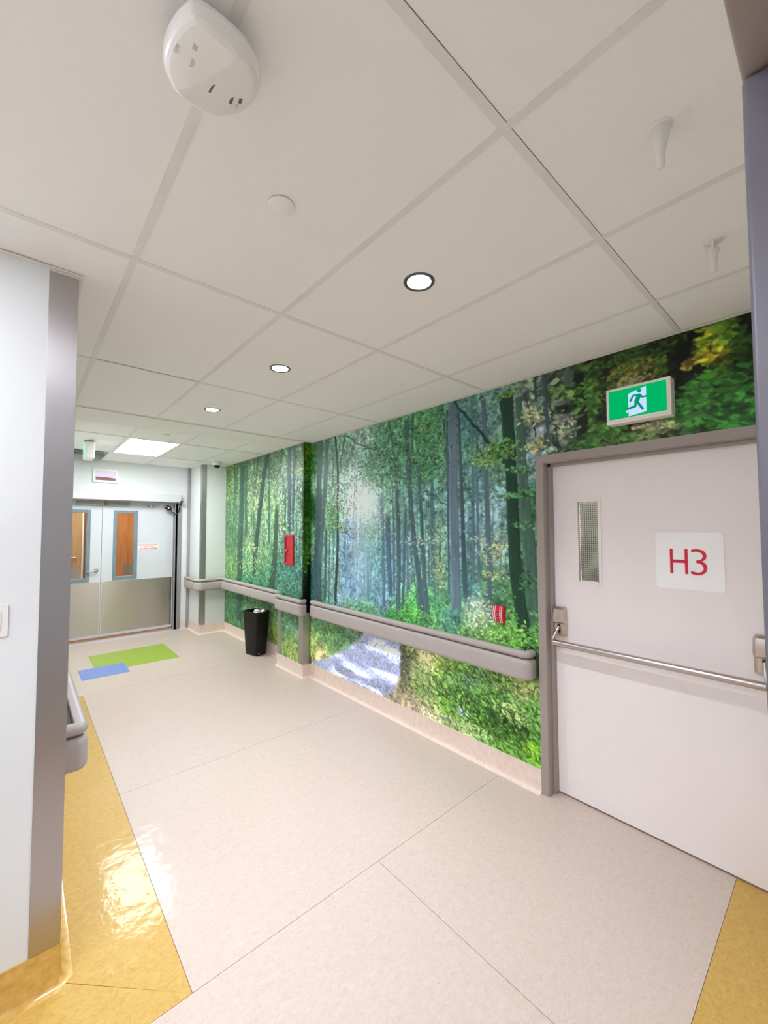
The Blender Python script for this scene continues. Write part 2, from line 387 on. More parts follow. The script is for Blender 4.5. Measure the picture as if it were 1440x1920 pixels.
# ------------------------------------------------------------------ ceiling: tees and lay-in tiles
ceiling = setting('ceiling')
MB().box(-4.2, 4.3, -3.2, 12.2, TOP, TOP + .08).build('plenum_deck', M_dark, ceiling)
XS = [.297 + .611 * k for k in range(-8, 4)]
YS = [.042, .55, 1.765, 2.975, 4.185]
def tile_poly(poly, z, hole=None, name='ceiling_tile'):
    b = MB()
    if hole is None:
        b.prism(poly, 2, z, z + .014)
    else:
        hx, hy, r = hole
        x0, x1 = poly[0][0], poly[2][0]; y0, y1 = poly[0][1], poly[2][1]
        angs = sorted([2 * math.pi * k / 36 for k in range(36)] + [math.atan2(cy - hy, cx - hx) % (2 * math.pi) for cx in (x0, x1) for cy in (y0, y1)])
        q = bmesh.new(); rows = [[], [], [], []]
        for a in angs:
            c, s = math.cos(a), math.sin(a)
            t = min((((x1 if c > 0 else x0) - hx) / c) if abs(c) > 1e-9 else 1e9, (((y1 if s > 0 else y0) - hy) / s) if abs(s) > 1e-9 else 1e9)
            for i, (rad, zz) in enumerate(((t, z + .014), (t, z), (r, z), (r, z + .014))):
                rows[i].append(q.verts.new((hx + c * rad, hy + s * rad, zz)))
        n = len(angs)
        for A, B in ((rows[0], rows[1]), (rows[1], rows[2]), (rows[2], rows[3]), (rows[3], rows[0])):
            for k in range(n): q.faces.new((A[k], A[(k + 1) % n], B[(k + 1) % n], B[k]))
        bmesh.ops.recalc_face_normals(q, faces=q.faces); b.take(q)
    return b.build(name, M_tile, ceiling)
def rect(x0, x1, y0, y1): return [(x0, y0), (x1, y0), (x1, y1), (x0, y1)]
G = .004
DL = [(1.219, 1.150), (1.217, 2.375), (1.205, 3.585)]
Zt = 2.7426
for ci in range(-1, len(XS)):
    x0 = XS[ci] if ci >= 0 else -4.0; x1 = XS[ci + 1] if ci + 1 < len(XS) else WR - .003
    if ci == -1: x1 = XS[0]
    for ri in range(4):
        y0, y1 = YS[ri], YS[ri + 1]
        a0, a1, b0, b1 = x0 + G, x1 - G, y0 + G, y1 - G
        if ri == 0: b1 = y1 - .0132
        if ri == 2 and x1 < WL: tile_poly(rect(a0, a1, b0, 2.034), Zt)
        if ri == 2 and x0 < WL < x1:
            tile_poly([(a0, b0), (a1, b0), (a1, b1), (WL + .002, b1), (WL + .002, 2.034), (a0, 2.034)], Zt); continue
        if ri >= 2 and x1 < WL + .02: continue
        if ri == 1 and (abs(x0 + .925) < .02 or abs(x0 + 2.758) < .02): continue            # tiles left out for the side corridor luminaire and the added fill panel
        if ri == 0 and abs(x0 + 1.536) < .02: continue
        hole = None
        for hx, hy in DL:
            if a0 < hx < a1 and b0 < hy < b1: hole = (hx, hy, .052)
        if x0 < WL < x1 and ri >= 2: a0 = WL + .002
        if ri == 2 and abs(x0 - .297) < .02: b1 = y1 - .0165      # tile sits short: dark joint
        tile_poly(rect(a0, a1, b0, b1), Zt, hole)
tee = MB()
for x in XS:
    if x > 2.5: continue
    y1 = 4.185 if x > WL else 2.035
    tee.box(x - .012, x + .012, .05, y1, 2.7402, 2.7424)
tee.build('cross_tees', M_tee, ceiling)
for y in (.55, 1.765, 2.975, 4.178):
    x0 = -4 if y < 2 else WL
    MB().box(x0, WR, y - .012, y + .012, 2.7395, 2.7424).build('main_tee', M_tee, ceiling)
t = MB().box(-4, WL + .018, 2.017, 2.035, 2.734, 2.7392); t.box(WL, WL + .018, 2.035, 4.18, 2.734, 2.7392)
tag(t.build('trim_1', M_tee), kind='structure')
tag(MB().box(WR - .014, WR, .05, 4.18, 2.735, 2.7392).build('trim_2', M_tee), kind='structure')
s = MB().box(WL, WP, 4.205, 4.72, 2.738, TOP)
tag(s.build('trim_3', M_soffit), kind='structure')
# raised far ceiling
ZF = 2.805
for ci, (x0, x1) in enumerate(((WL, .297), (.297, .908), (.908, 1.519), (1.519, 2.13), (2.13, WF))):
    for ri, (y0, y1) in enumerate(((4.72, 5.58), (5.58, 6.80), (6.80, 7.72))):
        if ci == 2 and ri == 1: continue
        if ci == 1 and ri == 2: continue
        a0, a1, b0, b1 = x0 + G, x1 - G, y0 + G, y1 - G
        if ci == 4 and ri == 0: P = [(a0, b0), (WP - .003, b0), (WP - .003, 4.85), (a1, 4.85), (a1, b1), (a0, b1)]
        elif ci == 4 and ri == 2: P = [(a0, b0), (a1, b0), (a1, 7.077), (2.227, 7.077), (2.227, b1), (a0, b1)]
        else: P = rect(a0, a1, b0, b1)
        tile_poly(P, ZF)
tee = MB()
for x in (.297, .908, 1.519, 2.13): tee.box(x - .012, x + .012, 4.72, 7.72, 2.800, 2.804)
tee.build('cross_tees', M_tee, ceiling)
for y in (5.58, 6.80): MB().box(WL, WF, y - .012, y + .012, 2.7993, 2.8037).build('main_tee', M_tee, ceiling)
MB().box(-2.2, WR, -3.1, -.07, 2.74, 2.76).build('room_ceiling', M_soffit, ceiling)
MB().box(.147, 2.4, 7.90, 12, 2.60, 2.62).build('vestibule_ceiling', M_soffit, ceiling)
MB().box(2.75, 4.2, -.6, 1.9, 2.9, 2.92).build('stairwell_ceiling', M_soffit, ceiling)
# plenum seen through the missing tile
b = MB().box(.16, .95, 7.05, 7.25, 2.90, 3.0, .01); b.build('air_duct', M_duct, ceiling)
b = MB(); b.tube([(.62, 6.85, 2.90), (.70, 7.1, 2.87), (.72, 7.4, 2.88), (.80, 7.7, 2.86)], .03); b.tube([(.3, 7.35, 2.86), (.45, 7.30, 2.88), (.62, 7.38, 2.86), (.9, 7.36, 2.87)], .018)
b.build('plenum_pipes', M_duct, ceiling, 40)
b = MB().box(.30, .91, 7.42, 7.47, 2.83, 2.86); b.build('plenum_channel', M_duct, ceiling)

# ------------------------------------------------------------------ luminaires
def downlight_light(parent, p):
    ld = bpy.data.lights.new('downlight_lamp', 'AREA'); ld.shape = 'DISK'; ld.size = .07; ld.energy = DOWNLIGHT_W; ld.color = LIGHT_WHITE; ld.spread = math.radians(150)
    lo = bpy.data.objects.new('downlight_lamp', ld); C.objects.link(lo); lo.parent = parent; lo.location = p
    return lo
def make_downlight(x, y, label):
    t = thing('recessed_downlight', label, 'ceiling light', (x, y, 2.745), 'recessed downlights along the corridor ceiling')
    MB().lathe([(.048, .001), (.050, -.005), (.056, -.008), (.063, -.007), (.066, -.002), (.066, .0)], (x, y, 2.745), 40).build('trim_ring', M_trim, t, 40)
    MB().lathe([(.049, -.004), (.046, .018), (.041, .045), (.034, .066)], (x, y, 2.745), 40).build('reflector', M_reflector, t, 60)
    MB().lathe([(.0, .066), (.034, .066), (.034, .070), (.0, .070)], (x, y, 2.745), 32).build('lamp_lens', M_bulb, t, 40)
    downlight_light(t, (0, 0, .055))
    return t
make_downlight(*DL[0], 'recessed downlight nearest the camera, largest, over the grey fire door')
make_downlight(*DL[1], 'middle recessed downlight in the white tile ceiling')
make_downlight(*DL[2], 'farthest recessed downlight, just before the ceiling soffit')
def troffer(name, x0, x1, y0, y1, z, m, label, cat='ceiling light'):
    t = thing(name, label, cat, ((x0 + x1) / 2, (y0 + y1) / 2, z))
    b = MB(); w = .022
    b.box(x0, x1, y0, y0 + w, z - .003, z + .03); b.box(x0, x1, y1 - w, y1, z - .003, z + .03); b.box(x0, x0 + w, y0 + w, y1 - w, z - .003, z + .03); b.box(x1 - w, x1, y0 + w, y1 - w, z - .003, z + .03)
    b.build('troffer_frame', M_white, t)
    MB().box(x0 + w, x1 - w, y0 + w, y1 - w, z + .006, z + .016).build('diffuser', m, t)
    return t
troffer('ceiling_panel_light', .922, 1.505, 5.595, 6.785, 2.804, M_troffar, 'bright rectangular panel light in the raised ceiling before the double doors')
troffer('ceiling_panel_light', -.912, -.326, .566, 1.75, 2.744, M_trofnear, 'rectangular panel light in the side corridor ceiling left of the doorway')
troffer('ceiling_panel_light', -2.745, -2.16, .566, 1.75, 2.744, M_trofnear, 'added fill panel, out of view, farther along the side corridor ceiling')  # unseen panel added to brighten the side corridor and the ceiling
troffer('ceiling_panel_light', -1.522, -.937, -.0 + .062, .54, 2.744, M_trofnear, 'added short fill panel, out of view, beside the doorway wall in the side corridor')  # another added panel out of view, for more bounced light
troffer('ceiling_panel_light', -.5, .7, -2.2, -1.6, 2.730, M_fillroom, 'added fill panel, out of view, in the room behind the doorway')  # added unseen light that spills through the doorway
troffer('ceiling_panel_light', .8, 1.6, 8.6, 9.4, 2.590, M_filllobby, 'added unseen fill panel in the wood lined lobby behind the double doors')  # added light so the lobby shows through the door windows
ld = bpy.data.lights.new('stairwell_fill', 'POINT'); ld.energy = 75; ld.shadow_soft_size = .15; ld.color = (1, 1, .98)  # added fill with no fixture, brightens the view behind the wired glass
lo = bpy.data.objects.new('stairwell_fill', ld); C.objects.link(lo); lo.location = (3.4, .6, 2.6)

# ------------------------------------------------------------------ forest mural (flat print on the wall, colour per print dot)
MURAL_BASE='''7.19,2.555,110,150,95;7.16,1.648,95,140,100;7.024,1.03,110,165,95;6.321,2.475,110,145,110;6.301,1.652,120,160,115;6.101,1.256,125,180,120;6.095,0.98,75,145,105;5.774,2.656,100,135,100;5.677,2.034,145,185,130;5.507,1.657,130,175,130;4.834,2.339,150,185,160;4.828,1.931,150,195,160;4.564,2.643,120,165,120;4.431,2.302,150,190,175;4.426,1.79,140,195,170;4.546,1.147,80,150,130;5.417,1.004,70,140,110;6.78,0.366,70,125,80;5.733,0.524,80,130,80;5.563,0.257,130,165,70;4.671,0.552,90,140,105;4.6,0.245,140,175,90;6.879,0.009,80,130,85;4.269,2.614,55,100,20;4.266,1.979,30,80,15;4.262,1.35,40,85,20;4.261,1.038,15,40,20;4.258,0.419,70,90,50;4.156,2.547,60,120,60;4.151,1.914,40,95,60;4.145,1.042,45,100,95;3.594,2.473,95,135,115;3.593,2.068,150,190,170;3.744,1.842,110,165,120;3.742,1.199,120,160,150;3.592,0.985,110,150,170;3.403,2.504,110,150,135;3.224,2.642,130,165,150;3.403,2.223,170,205,200;3.358,2.053,210,228,230;3.331,1.914,195,218,220;3.313,1.777,165,200,205;3.404,1.667,125,160,190;3.45,1.334,95,135,165;3.404,1.117,85,130,160;3.227,1.348,120,170,180;3.141,1.669,105,165,140;3.058,1.93,125,175,160;3.057,2.296,85,140,110;2.898,2.586,80,130,100;3.06,1.41,95,155,150;3.061,1.101,95,150,160;2.906,1.019,110,150,170;3.496,0.886,110,165,120;3.143,0.91,90,155,110;2.795,0.888,60,150,60;2.609,2.391,70,125,90;2.753,1.867,105,160,140;2.685,1.431,110,150,170;2.411,2.549,70,130,85;2.351,2.263,65,120,85;2.355,1.899,95,145,140;2.36,1.448,110,155,150;2.489,0.982,75,165,75;2.239,1.674,110,160,140;2.243,1.323,100,150,110;2.217,1.109,70,140,85;2.173,2.329,75,130,95;2.179,1.892,95,145,135;1.904,2.498,65,115,110;1.91,2.085,85,130,130;1.867,1.676,110,150,160;1.922,1.269,75,135,125;1.876,1.074,130,170,120;1.757,2.551,85,125,125;1.716,2.225,85,130,100;1.722,1.872,120,160,165;1.728,1.56,120,155,150;1.754,1.325,70,120,80;1.649,0.958,100,165,75;1.566,0.901,80,150,50;1.69,1.14,65,115,85;1.436,2.409,70,110,90;1.381,2.217,110,140,150;1.408,1.858,55,100,80;1.399,1.323,45,90,65;1.387,1.008,70,140,60;1.927,0.906,110,160,90;2.08,1.002,70,135,110;1.414,2.515,120,130,120;1.337,2.534,90,120,110;1.341,2.355,120,135,150;1.191,2.57,100,120,110;1.161,2.39,120,125,115;1.025,2.594,55,85,50;1.029,2.397,60,95,50;0.873,2.648,60,85,40;0.762,2.614,80,90,50;0.607,2.684,30,45,20;0.54,2.547,20,30,10;0.405,2.642,110,140,25;0.386,2.555,100,125,20;0.284,2.651,40,60,20;0.333,2.328,45,110,35;0.501,2.313,45,115,40;0.412,2.401,45,100,30;0.693,2.267,120,130,85;0.882,2.256,60,100,50;0.296,2.242,40,115,35;1.033,2.25,70,110,60;0.309,2.452,30,60,20;4.006,0.634,90,145,90;3.791,0.497,95,140,80;4.117,0.371,160,185,90;3.591,0.592,85,130,85;4.004,0.305,190,185,130;3.228,0.74,80,110,80;2.658,0.534,105,105,85;2.625,0.356,130,120,90;2.764,0.223,140,130,100;2.556,0.695,100,120,70;2.368,0.668,200,205,140;2.194,0.664,170,195,90;2.432,0.364,125,150,80;2.373,0.206,190,185,130;2.528,0.224,160,140,110;2.086,0.545,110,160,60;1.981,0.693,110,175,55;1.835,0.611,120,165,100;1.653,0.734,120,170,60;2.09,0.297,110,165,60;1.839,0.377,95,150,60;1.571,0.608,120,160,85;1.413,0.653,130,150,80;1.616,0.412,140,180,90;1.417,0.444,95,160,60;1.578,0.245,100,160,60;1.401,0.277,80,150,40;1.988,0.17,140,170,90;1.796,0.162,100,155,70;1.391,0.798,30,60,35'''
MURAL_TRUNKS='''58,92,75;6.964,2.793,0.069;6.916,1.947,0.067
58,92,75;6.852,2.797,0.056;6.86,2.331,0.056
58,92,75;6.489,2.777,0.103;6.478,1.568,0.102
67,100,79;6.183,2.772,0.057;6.187,1.693,0.057
63,92,71;6.062,2.788,0.056;6.161,2.217,0.057
63,100,88;5.689,2.669,0.076;5.684,1.475,0.075
58,88,67;4.847,2.738,0.086;4.921,2.417,0.073
50,92,92;4.762,2.232,0.042;4.766,1.528,0.042
58,105,105;4.4,1.727,0.031;4.381,1.067,0.037
75,113,109;4.465,1.919,0.025;4.471,1.281,0.025
67,96,105;4.665,2.731,0.102;4.645,1.649,0.087
67,100,105;4.53,2.737,0.072;4.566,1.695,0.052
48,82,68;6.62,2.785,0.184;6.65,2.188,0.185;6.7,1.318,0.213;6.707,0.825,0.213;6.691,0.262,0.212
46,71,63;5.735,2.798,0.128;5.874,2.433,0.141;5.989,1.985,0.145;6.114,1.407,0.13;6.17,0.99,0.122
54,84,68;5.45,2.069,0.095;5.466,1.584,0.126;5.552,0.991,0.177;5.59,0.877,0.195
76,112,108;3.746,2.522,0.026;3.755,2.149,0.026
58,99,99;3.881,1.767,0.054;3.909,0.887,0.054
67,108,103;3.806,1.647,0.026;3.824,0.899,0.026
63,94,90;3.517,2.732,0.029;3.624,2.377,0.025
67,103,126;3.205,1.344,0.026;3.193,0.997,0.025
67,103,126;3.142,1.348,0.033;3.139,0.988,0.033
67,103,126;3.105,1.345,0.02;3.106,1.055,0.02
67,99,117;2.942,2.063,0.054;2.918,1.67,0.046;2.899,0.945,0.038
63,90,121;2.848,1.896,0.067;2.836,1.422,0.067;2.809,1.056,0.058
72,103,117;2.764,1.942,0.029;2.765,1.095,0.029
85,112,135;2.587,1.814,0.027;2.593,1.074,0.027
72,103,121;2.33,1.606,0.024;2.332,1.196,0.024
67,103,90;2.209,1.718,0.029;2.215,1.269,0.028
72,103,121;2.293,2.179,0.03;2.299,1.66,0.042;2.288,1.201,0.041
67,94,112;2.606,1.958,0.034;2.63,1.481,0.041;2.654,0.972,0.034
63,94,103;2.737,2.162,0.043;2.704,1.744,0.056;2.7,1.382,0.056;2.717,0.9,0.056
63,94,90;2.821,2.776,0.022;2.764,2.413,0.022;2.737,2.162,0.029
63,90,85;2.506,2.733,0.026;2.528,2.38,0.033;2.544,2.144,0.033
63,90,103;2.596,2.689,0.068;2.564,2.146,0.06;2.503,1.57,0.058;2.442,1.261,0.063;2.408,0.9,0.074
63,94,99;2.448,2.317,0.051;2.435,2.078,0.038;2.407,1.659,0.044;2.38,1.267,0.055;2.353,0.901,0.066
49,81,76;2.174,2.728,0.017;2.139,2.412,0.022;2.119,2.191,0.022
54,81,94;2.121,2.672,0.022;2.121,1.164,0.022
75,110,120;1.88,2.743,0.025;1.874,2.184,0.03;1.882,1.289,0.029
75,110,125;1.843,2.569,0.02;1.841,2.119,0.024;1.83,1.282,0.029
75,100,110;1.779,2.677,0.043;1.761,2.311,0.042;1.752,1.767,0.046;1.743,1.144,0.041
54,81,90;2.005,2.625,0.021;1.988,2.198,0.031;1.977,1.675,0.041;1.966,1.346,0.046;1.959,1.168,0.04
63,94,99;4.013,2.746,0.096;4.046,1.664,0.113;4.072,1.356,0.148;4.052,0.887,0.158;4.063,0.806,0.159
72,103,108;3.869,2.74,0.076;3.894,2.269,0.087;3.946,1.877,0.077;4.01,1.298,0.056
40,67,72;3.705,2.736,0.036;3.654,2.311,0.04;3.656,1.58,0.04;3.703,0.874,0.05
84,106,120;2.063,2.732,0.092;2.063,2.1,0.091;2.058,1.464,0.09;2.053,1.048,0.095
60,80,85;1.292,2.728,0.04;1.288,2.214,0.04
70,90,85;1.137,2.71,0.071;1.144,2.21,0.07
25,40,30;1.071,2.674,0.058;1.055,2.237,0.076
55,70,70;1.363,2.759,0.019;1.352,2.538,0.019
62,95,80;1.484,2.625,0.049;1.469,2.181,0.072;1.454,1.922,0.079;1.431,1.657,0.098;1.413,1.19,0.092;1.406,0.969,0.084
30,62,52;1.641,2.683,0.018;1.589,2.438,0.034
28,62,46;1.57,2.665,0.094;1.56,2.368,0.097;1.551,2.147,0.088;1.534,1.73,0.095;1.523,1.427,0.094;1.492,1.179,0.096;1.456,0.973,0.102;1.424,0.825,0.096;1.403,0.743,0.095
15,22,12;0.523,2.726,0.109;0.508,2.459,0.13
14,18,10;0.285,2.73,0.069;0.297,2.604,0.065;0.322,2.404,0.055
7,13,9;4.22,1.474,0.015;4.26,0.864,0.093;4.273,0.668,0.114'''
MURAL_BRANCHES='''40,75,70;4.343,2.231,0.015;4.455,2.189,0.015;4.519,2.115,0.016
40,80,75;3.497,2.7,0.015;3.139,2.509,0.013;2.96,2.482,0.013;2.801,2.308,0.012
45,85,80;3.098,2.238,0.013;2.751,2.213,0.012;2.597,2.149,0.012
45,85,80;3.225,2.234,0.014;3.058,2.113,0.013;2.955,2.002,0.012
45,85,80;2.415,2.109,0.012;2.279,2.2,0.012;2.146,2.238,0.012
45,85,85;2.384,2.028,0.012;2.264,1.984,0.012;2.123,1.889,0.012
40,80,75;2.931,2.18,0.012;3.057,2.391,0.012;3.295,2.323,0.012
55,90,85;3.795,1.665,0.013;3.713,1.695,0.012;3.497,1.667,0.012;3.358,1.602,0.012
40,40,40;1.392,2.481,0.013;1.363,2.352,0.013;1.355,2.213,0.013
45,60,55;1.432,2.63,0.012;1.385,2.436,0.012
30,60,60;2.063,2.737,0.018;1.928,2.578,0.022;1.816,2.449,0.027;1.692,2.3,0.032;1.606,2.18,0.04
55,85,90;1.971,2.091,0.013;1.912,1.983,0.013;1.873,1.878,0.013
20,40,15;4.296,2.261,0.012;4.216,2.299,0.012
15,35,12;4.311,2.482,0.015;4.239,2.502,0.012
40,60,45;1.263,2.517,0.012;1.215,2.297,0.012;1.206,2.192,0.012'''
MURAL_PATH='''4.139,0.196;3.895,0.265;3.591,0.414;3.359,0.556;3.219,0.673;3.16,0.767;3.062,0.819;2.832,0.808;2.725,0.756;2.678,0.599;2.686,0.409;2.785,0.216;2.948,0.144;3.404,0.142;3.79,0.14;4.162,0.154'''
MURAL_RAYS='''3.125,1.669,3.261,1.668,3.592,0.901,3.385,0.929;3.331,1.613,3.385,1.612,3.67,0.919,3.592,0.929;2.901,1.872,3.059,1.878,3.385,0.956,3.143,0.988;1.801,1.329,1.862,1.323,1.986,1.017,1.877,1.035;2.018,2.435,2.072,2.444,2.071,1.675,2.008,1.675'''
MURAL_LEAVES='''1.804,1.085,0.117,0.11,170,0.022,225,235,205
1.877,1.015,0.097,0.08,120,0.02,190,220,170
1.706,1.522,0.126,0.07,90,0.022,195,205,130
1.66,1.581,0.053,0.031,40,0.02,215,225,120
1.708,1.375,0.135,0.031,70,0.022,190,200,140
1.796,1.637,0.118,0.024,50,0.02,190,205,160
1.693,2.261,0.18,0.071,170,0.03,105,165,60
1.786,2.214,0.142,0.04,80,0.026,120,180,80
1.604,2.287,0.129,0.038,80,0.028,90,160,50
1.568,1.94,0.105,0.019,60,0.03,85,165,95
1.445,1.951,0.079,0.018,50,0.03,80,160,80
1.482,2.12,0.089,0.022,60,0.03,80,150,75
1.469,1.733,0.1,0.022,60,0.028,90,155,95
1.437,1.354,0.055,0.072,70,0.026,70,130,80
1.576,2.666,0.107,0.023,60,0.03,90,150,50
1.376,2.47,0.092,0.051,120,0.024,198,200,150
1.361,2.268,0.083,0.043,90,0.026,180,180,90
1.161,2.356,0.088,0.082,120,0.022,180,190,160
1.041,2.565,0.143,0.046,120,0.036,80,135,45
0.996,2.472,0.108,0.052,110,0.038,85,140,45
0.94,2.282,0.089,0.045,90,0.038,80,150,55
1.191,2.587,0.087,0.035,60,0.035,95,145,50
0.775,2.619,0.108,0.043,140,0.03,165,165,60
0.777,2.542,0.081,0.03,90,0.026,185,175,110
0.747,2.686,0.016,0.03,25,0.03,190,180,110
0.634,2.576,0.034,0.047,45,0.035,110,160,35
0.76,2.706,0.16,0.061,160,0.034,60,100,35
0.415,2.646,0.063,0.059,170,0.034,165,180,35
0.439,2.577,0.051,0.027,60,0.04,205,195,30
0.512,2.559,0.018,0.014,14,0.045,205,180,60
0.362,2.681,0.048,0.048,90,0.036,110,160,30
0.617,2.746,0.17,0.046,120,0.034,50,80,30
0.306,2.568,0.035,0.103,60,0.04,45,90,30
0.413,2.361,0.198,0.12,330,0.045,62,140,48
0.501,2.313,0.2,0.069,160,0.045,70,150,55
0.296,2.268,0.076,0.089,160,0.042,60,145,50
0.68,2.255,0.1,0.029,110,0.026,205,195,150
0.827,2.224,0.166,0.031,120,0.034,80,130,55
1.002,2.228,0.123,0.032,90,0.036,70,120,50
1.565,0.956,0.207,0.096,420,0.024,125,200,70
1.694,0.912,0.199,0.068,250,0.02,150,205,100
1.583,1.118,0.042,0.093,60,0.024,110,180,80
1.393,1.042,0.03,0.105,60,0.024,90,170,70
1.652,0.808,0.173,0.037,120,0.022,110,190,60
2.489,0.982,0.288,0.055,200,0.022,110,205,80
2.796,0.863,0.29,0.039,120,0.02,90,190,70
3.143,0.92,0.331,0.031,90,0.02,130,205,130
3.592,0.901,0.243,0.034,60,0.02,140,200,140
3.744,1.901,0.206,0.13,110,0.028,135,190,115
3.593,1.724,0.215,0.046,60,0.026,140,195,110
3.643,2.013,0.14,0.058,40,0.026,140,195,110
2.391,2.582,0.038,0.023,16,0.022,225,190,110
2.509,2.33,0.052,0.024,20,0.022,130,175,70
3.14,2.199,0.335,0.32,200,0.028,95,150,115
2.824,2.321,0.446,0.302,330,0.028,75,135,90
2.349,2.446,0.245,0.229,260,0.028,75,140,80
3.059,1.669,0.226,0.312,240,0.026,130,190,155
3.141,1.933,0.251,0.133,120,0.024,190,220,210
2.241,1.476,0.081,0.263,150,0.024,150,190,110
2.208,1.348,0.057,0.108,50,0.022,215,220,140
3.593,2.068,0.137,0.173,60,0.026,190,215,200
2.358,1.628,0.213,0.023,40,0.022,190,215,215
2.548,1.588,0.264,0.019,40,0.02,180,210,205
6.289,1.165,0.426,0.178,260,0.03,170,215,150
6.296,1.449,0.233,0.065,60,0.03,215,235,150
7.027,1.118,0.229,0.264,120,0.03,150,200,110
5.744,1.124,0.203,0.136,100,0.03,110,190,140
6.284,0.964,0.483,0.064,120,0.028,80,165,120
6.355,2.271,0.159,0.249,90,0.03,200,215,140
6.053,2.41,0.111,0.08,40,0.03,225,225,140
6.159,2.136,0.113,0.162,50,0.03,215,220,150
5.519,2.363,0.193,0.135,90,0.03,190,225,165
4.9,2.002,0.145,0.206,110,0.03,200,235,170
4.825,1.762,0.113,0.095,50,0.03,205,225,150
4.836,2.476,0.143,0.082,60,0.03,185,215,170
4.433,2.431,0.101,0.052,40,0.03,190,215,80
4.49,1.823,0.128,0.161,80,0.03,170,220,190
4.42,1.284,0.1,0.189,80,0.03,120,190,170
4.612,1.142,0.198,0.091,90,0.03,100,175,155
7.025,2.54,0.185,0.27,70,0.03,170,185,110
6.94,2.001,0.226,0.265,80,0.03,130,175,125
5.565,0.366,0.128,0.087,60,0.024,155,195,60
4.602,0.372,0.236,0.14,160,0.024,150,190,90
4.6,0.213,0.196,0.051,80,0.024,195,215,100
4.739,0.573,0.246,0.065,90,0.024,110,160,120
6.271,0.443,0.576,0.096,120,0.026,150,190,130
6.954,0.254,0.18,0.172,60,0.026,90,150,90
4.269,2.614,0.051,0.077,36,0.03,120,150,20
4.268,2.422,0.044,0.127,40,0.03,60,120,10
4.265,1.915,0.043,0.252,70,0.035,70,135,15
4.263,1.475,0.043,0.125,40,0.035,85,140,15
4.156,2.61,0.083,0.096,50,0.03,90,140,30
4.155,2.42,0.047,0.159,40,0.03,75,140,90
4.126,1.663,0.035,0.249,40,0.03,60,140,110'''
MURAL_GRASS='''4.005,0.484,0.388,0.096,300,0.02,120,175,100
4.004,0.365,0.266,0.048,160,0.02,195,205,110
3.591,0.592,0.339,0.078,220,0.02,85,135,85
3.951,0.673,0.273,0.059,100,0.02,110,170,120
2.624,0.449,0.094,0.209,260,0.018,120,115,85
2.658,0.534,0.068,0.164,120,0.018,75,80,60
2.432,0.364,0.186,0.178,380,0.022,140,165,85
2.308,0.681,0.236,0.035,120,0.02,225,225,160
2.138,0.69,0.164,0.034,120,0.02,190,210,100
2.373,0.184,0.181,0.044,140,0.018,225,215,170
2.528,0.224,0.193,0.063,200,0.016,190,165,130
1.982,0.592,0.305,0.089,420,0.024,135,185,65
1.836,0.552,0.284,0.086,300,0.026,120,160,110
1.654,0.659,0.216,0.075,260,0.024,150,190,80
2.037,0.314,0.259,0.102,420,0.024,130,190,60
1.701,0.459,0.309,0.132,560,0.028,105,165,60
1.471,0.601,0.098,0.071,140,0.024,190,195,110
1.575,0.426,0.145,0.058,160,0.026,185,205,110
1.416,0.461,0.061,0.139,180,0.026,120,180,70
1.578,0.245,0.206,0.091,420,0.03,120,185,55
1.421,0.235,0.053,0.069,120,0.032,140,200,40
1.938,0.187,0.198,0.063,200,0.022,180,200,120
2.144,0.196,0.163,0.042,120,0.02,190,200,130
2.088,0.421,0.319,0.124,260,0.026,70,110,45
1.66,0.324,0.259,0.13,320,0.028,60,105,35
1.835,0.63,0.237,0.047,100,0.022,70,110,60
1.996,0.307,0.051,0.016,14,0.03,190,205,215'''
MURAL_MIST = [(3.15, 1.97, .20, .24, .78, (232, 242, 246)), (3.1, 1.35, .35, .35, .28, (130, 172, 212)), (3.3, 1.65, .10, .5, .25, (200, 218, 232)), (2.1, 1.6, .12, .75, .10, (130, 155, 195)), (2.2, 1.25, .25, .3, .15, (130, 170, 190)), (1.72, 1.7, .12, .5, .12, (125, 160, 175))]
def smooth_noise(rng, h, w, cell_y, cell_x):
    gh, gw = int(h / cell_y) + 3, int(w / cell_x) + 3
    g = rng.random((gh, gw)).astype(np.float32)
    y = np.arange(h) / cell_y; x = np.arange(w) / cell_x
    yi = y.astype(int); xi = x.astype(int)
    fy = (y - yi)[:, None]; fx = (x - xi)[None, :]
    fy = fy * fy * (3 - 2 * fy); fx = fx * fx * (3 - 2 * fx)
    a = g[yi][:, xi]; b = g[yi][:, xi + 1]; c = g[yi + 1][:, xi]; d = g[yi + 1][:, xi + 1]
    return (a * (1 - fx) + b * fx) * (1 - fy) + (c * (1 - fx) + d * fx) * fy

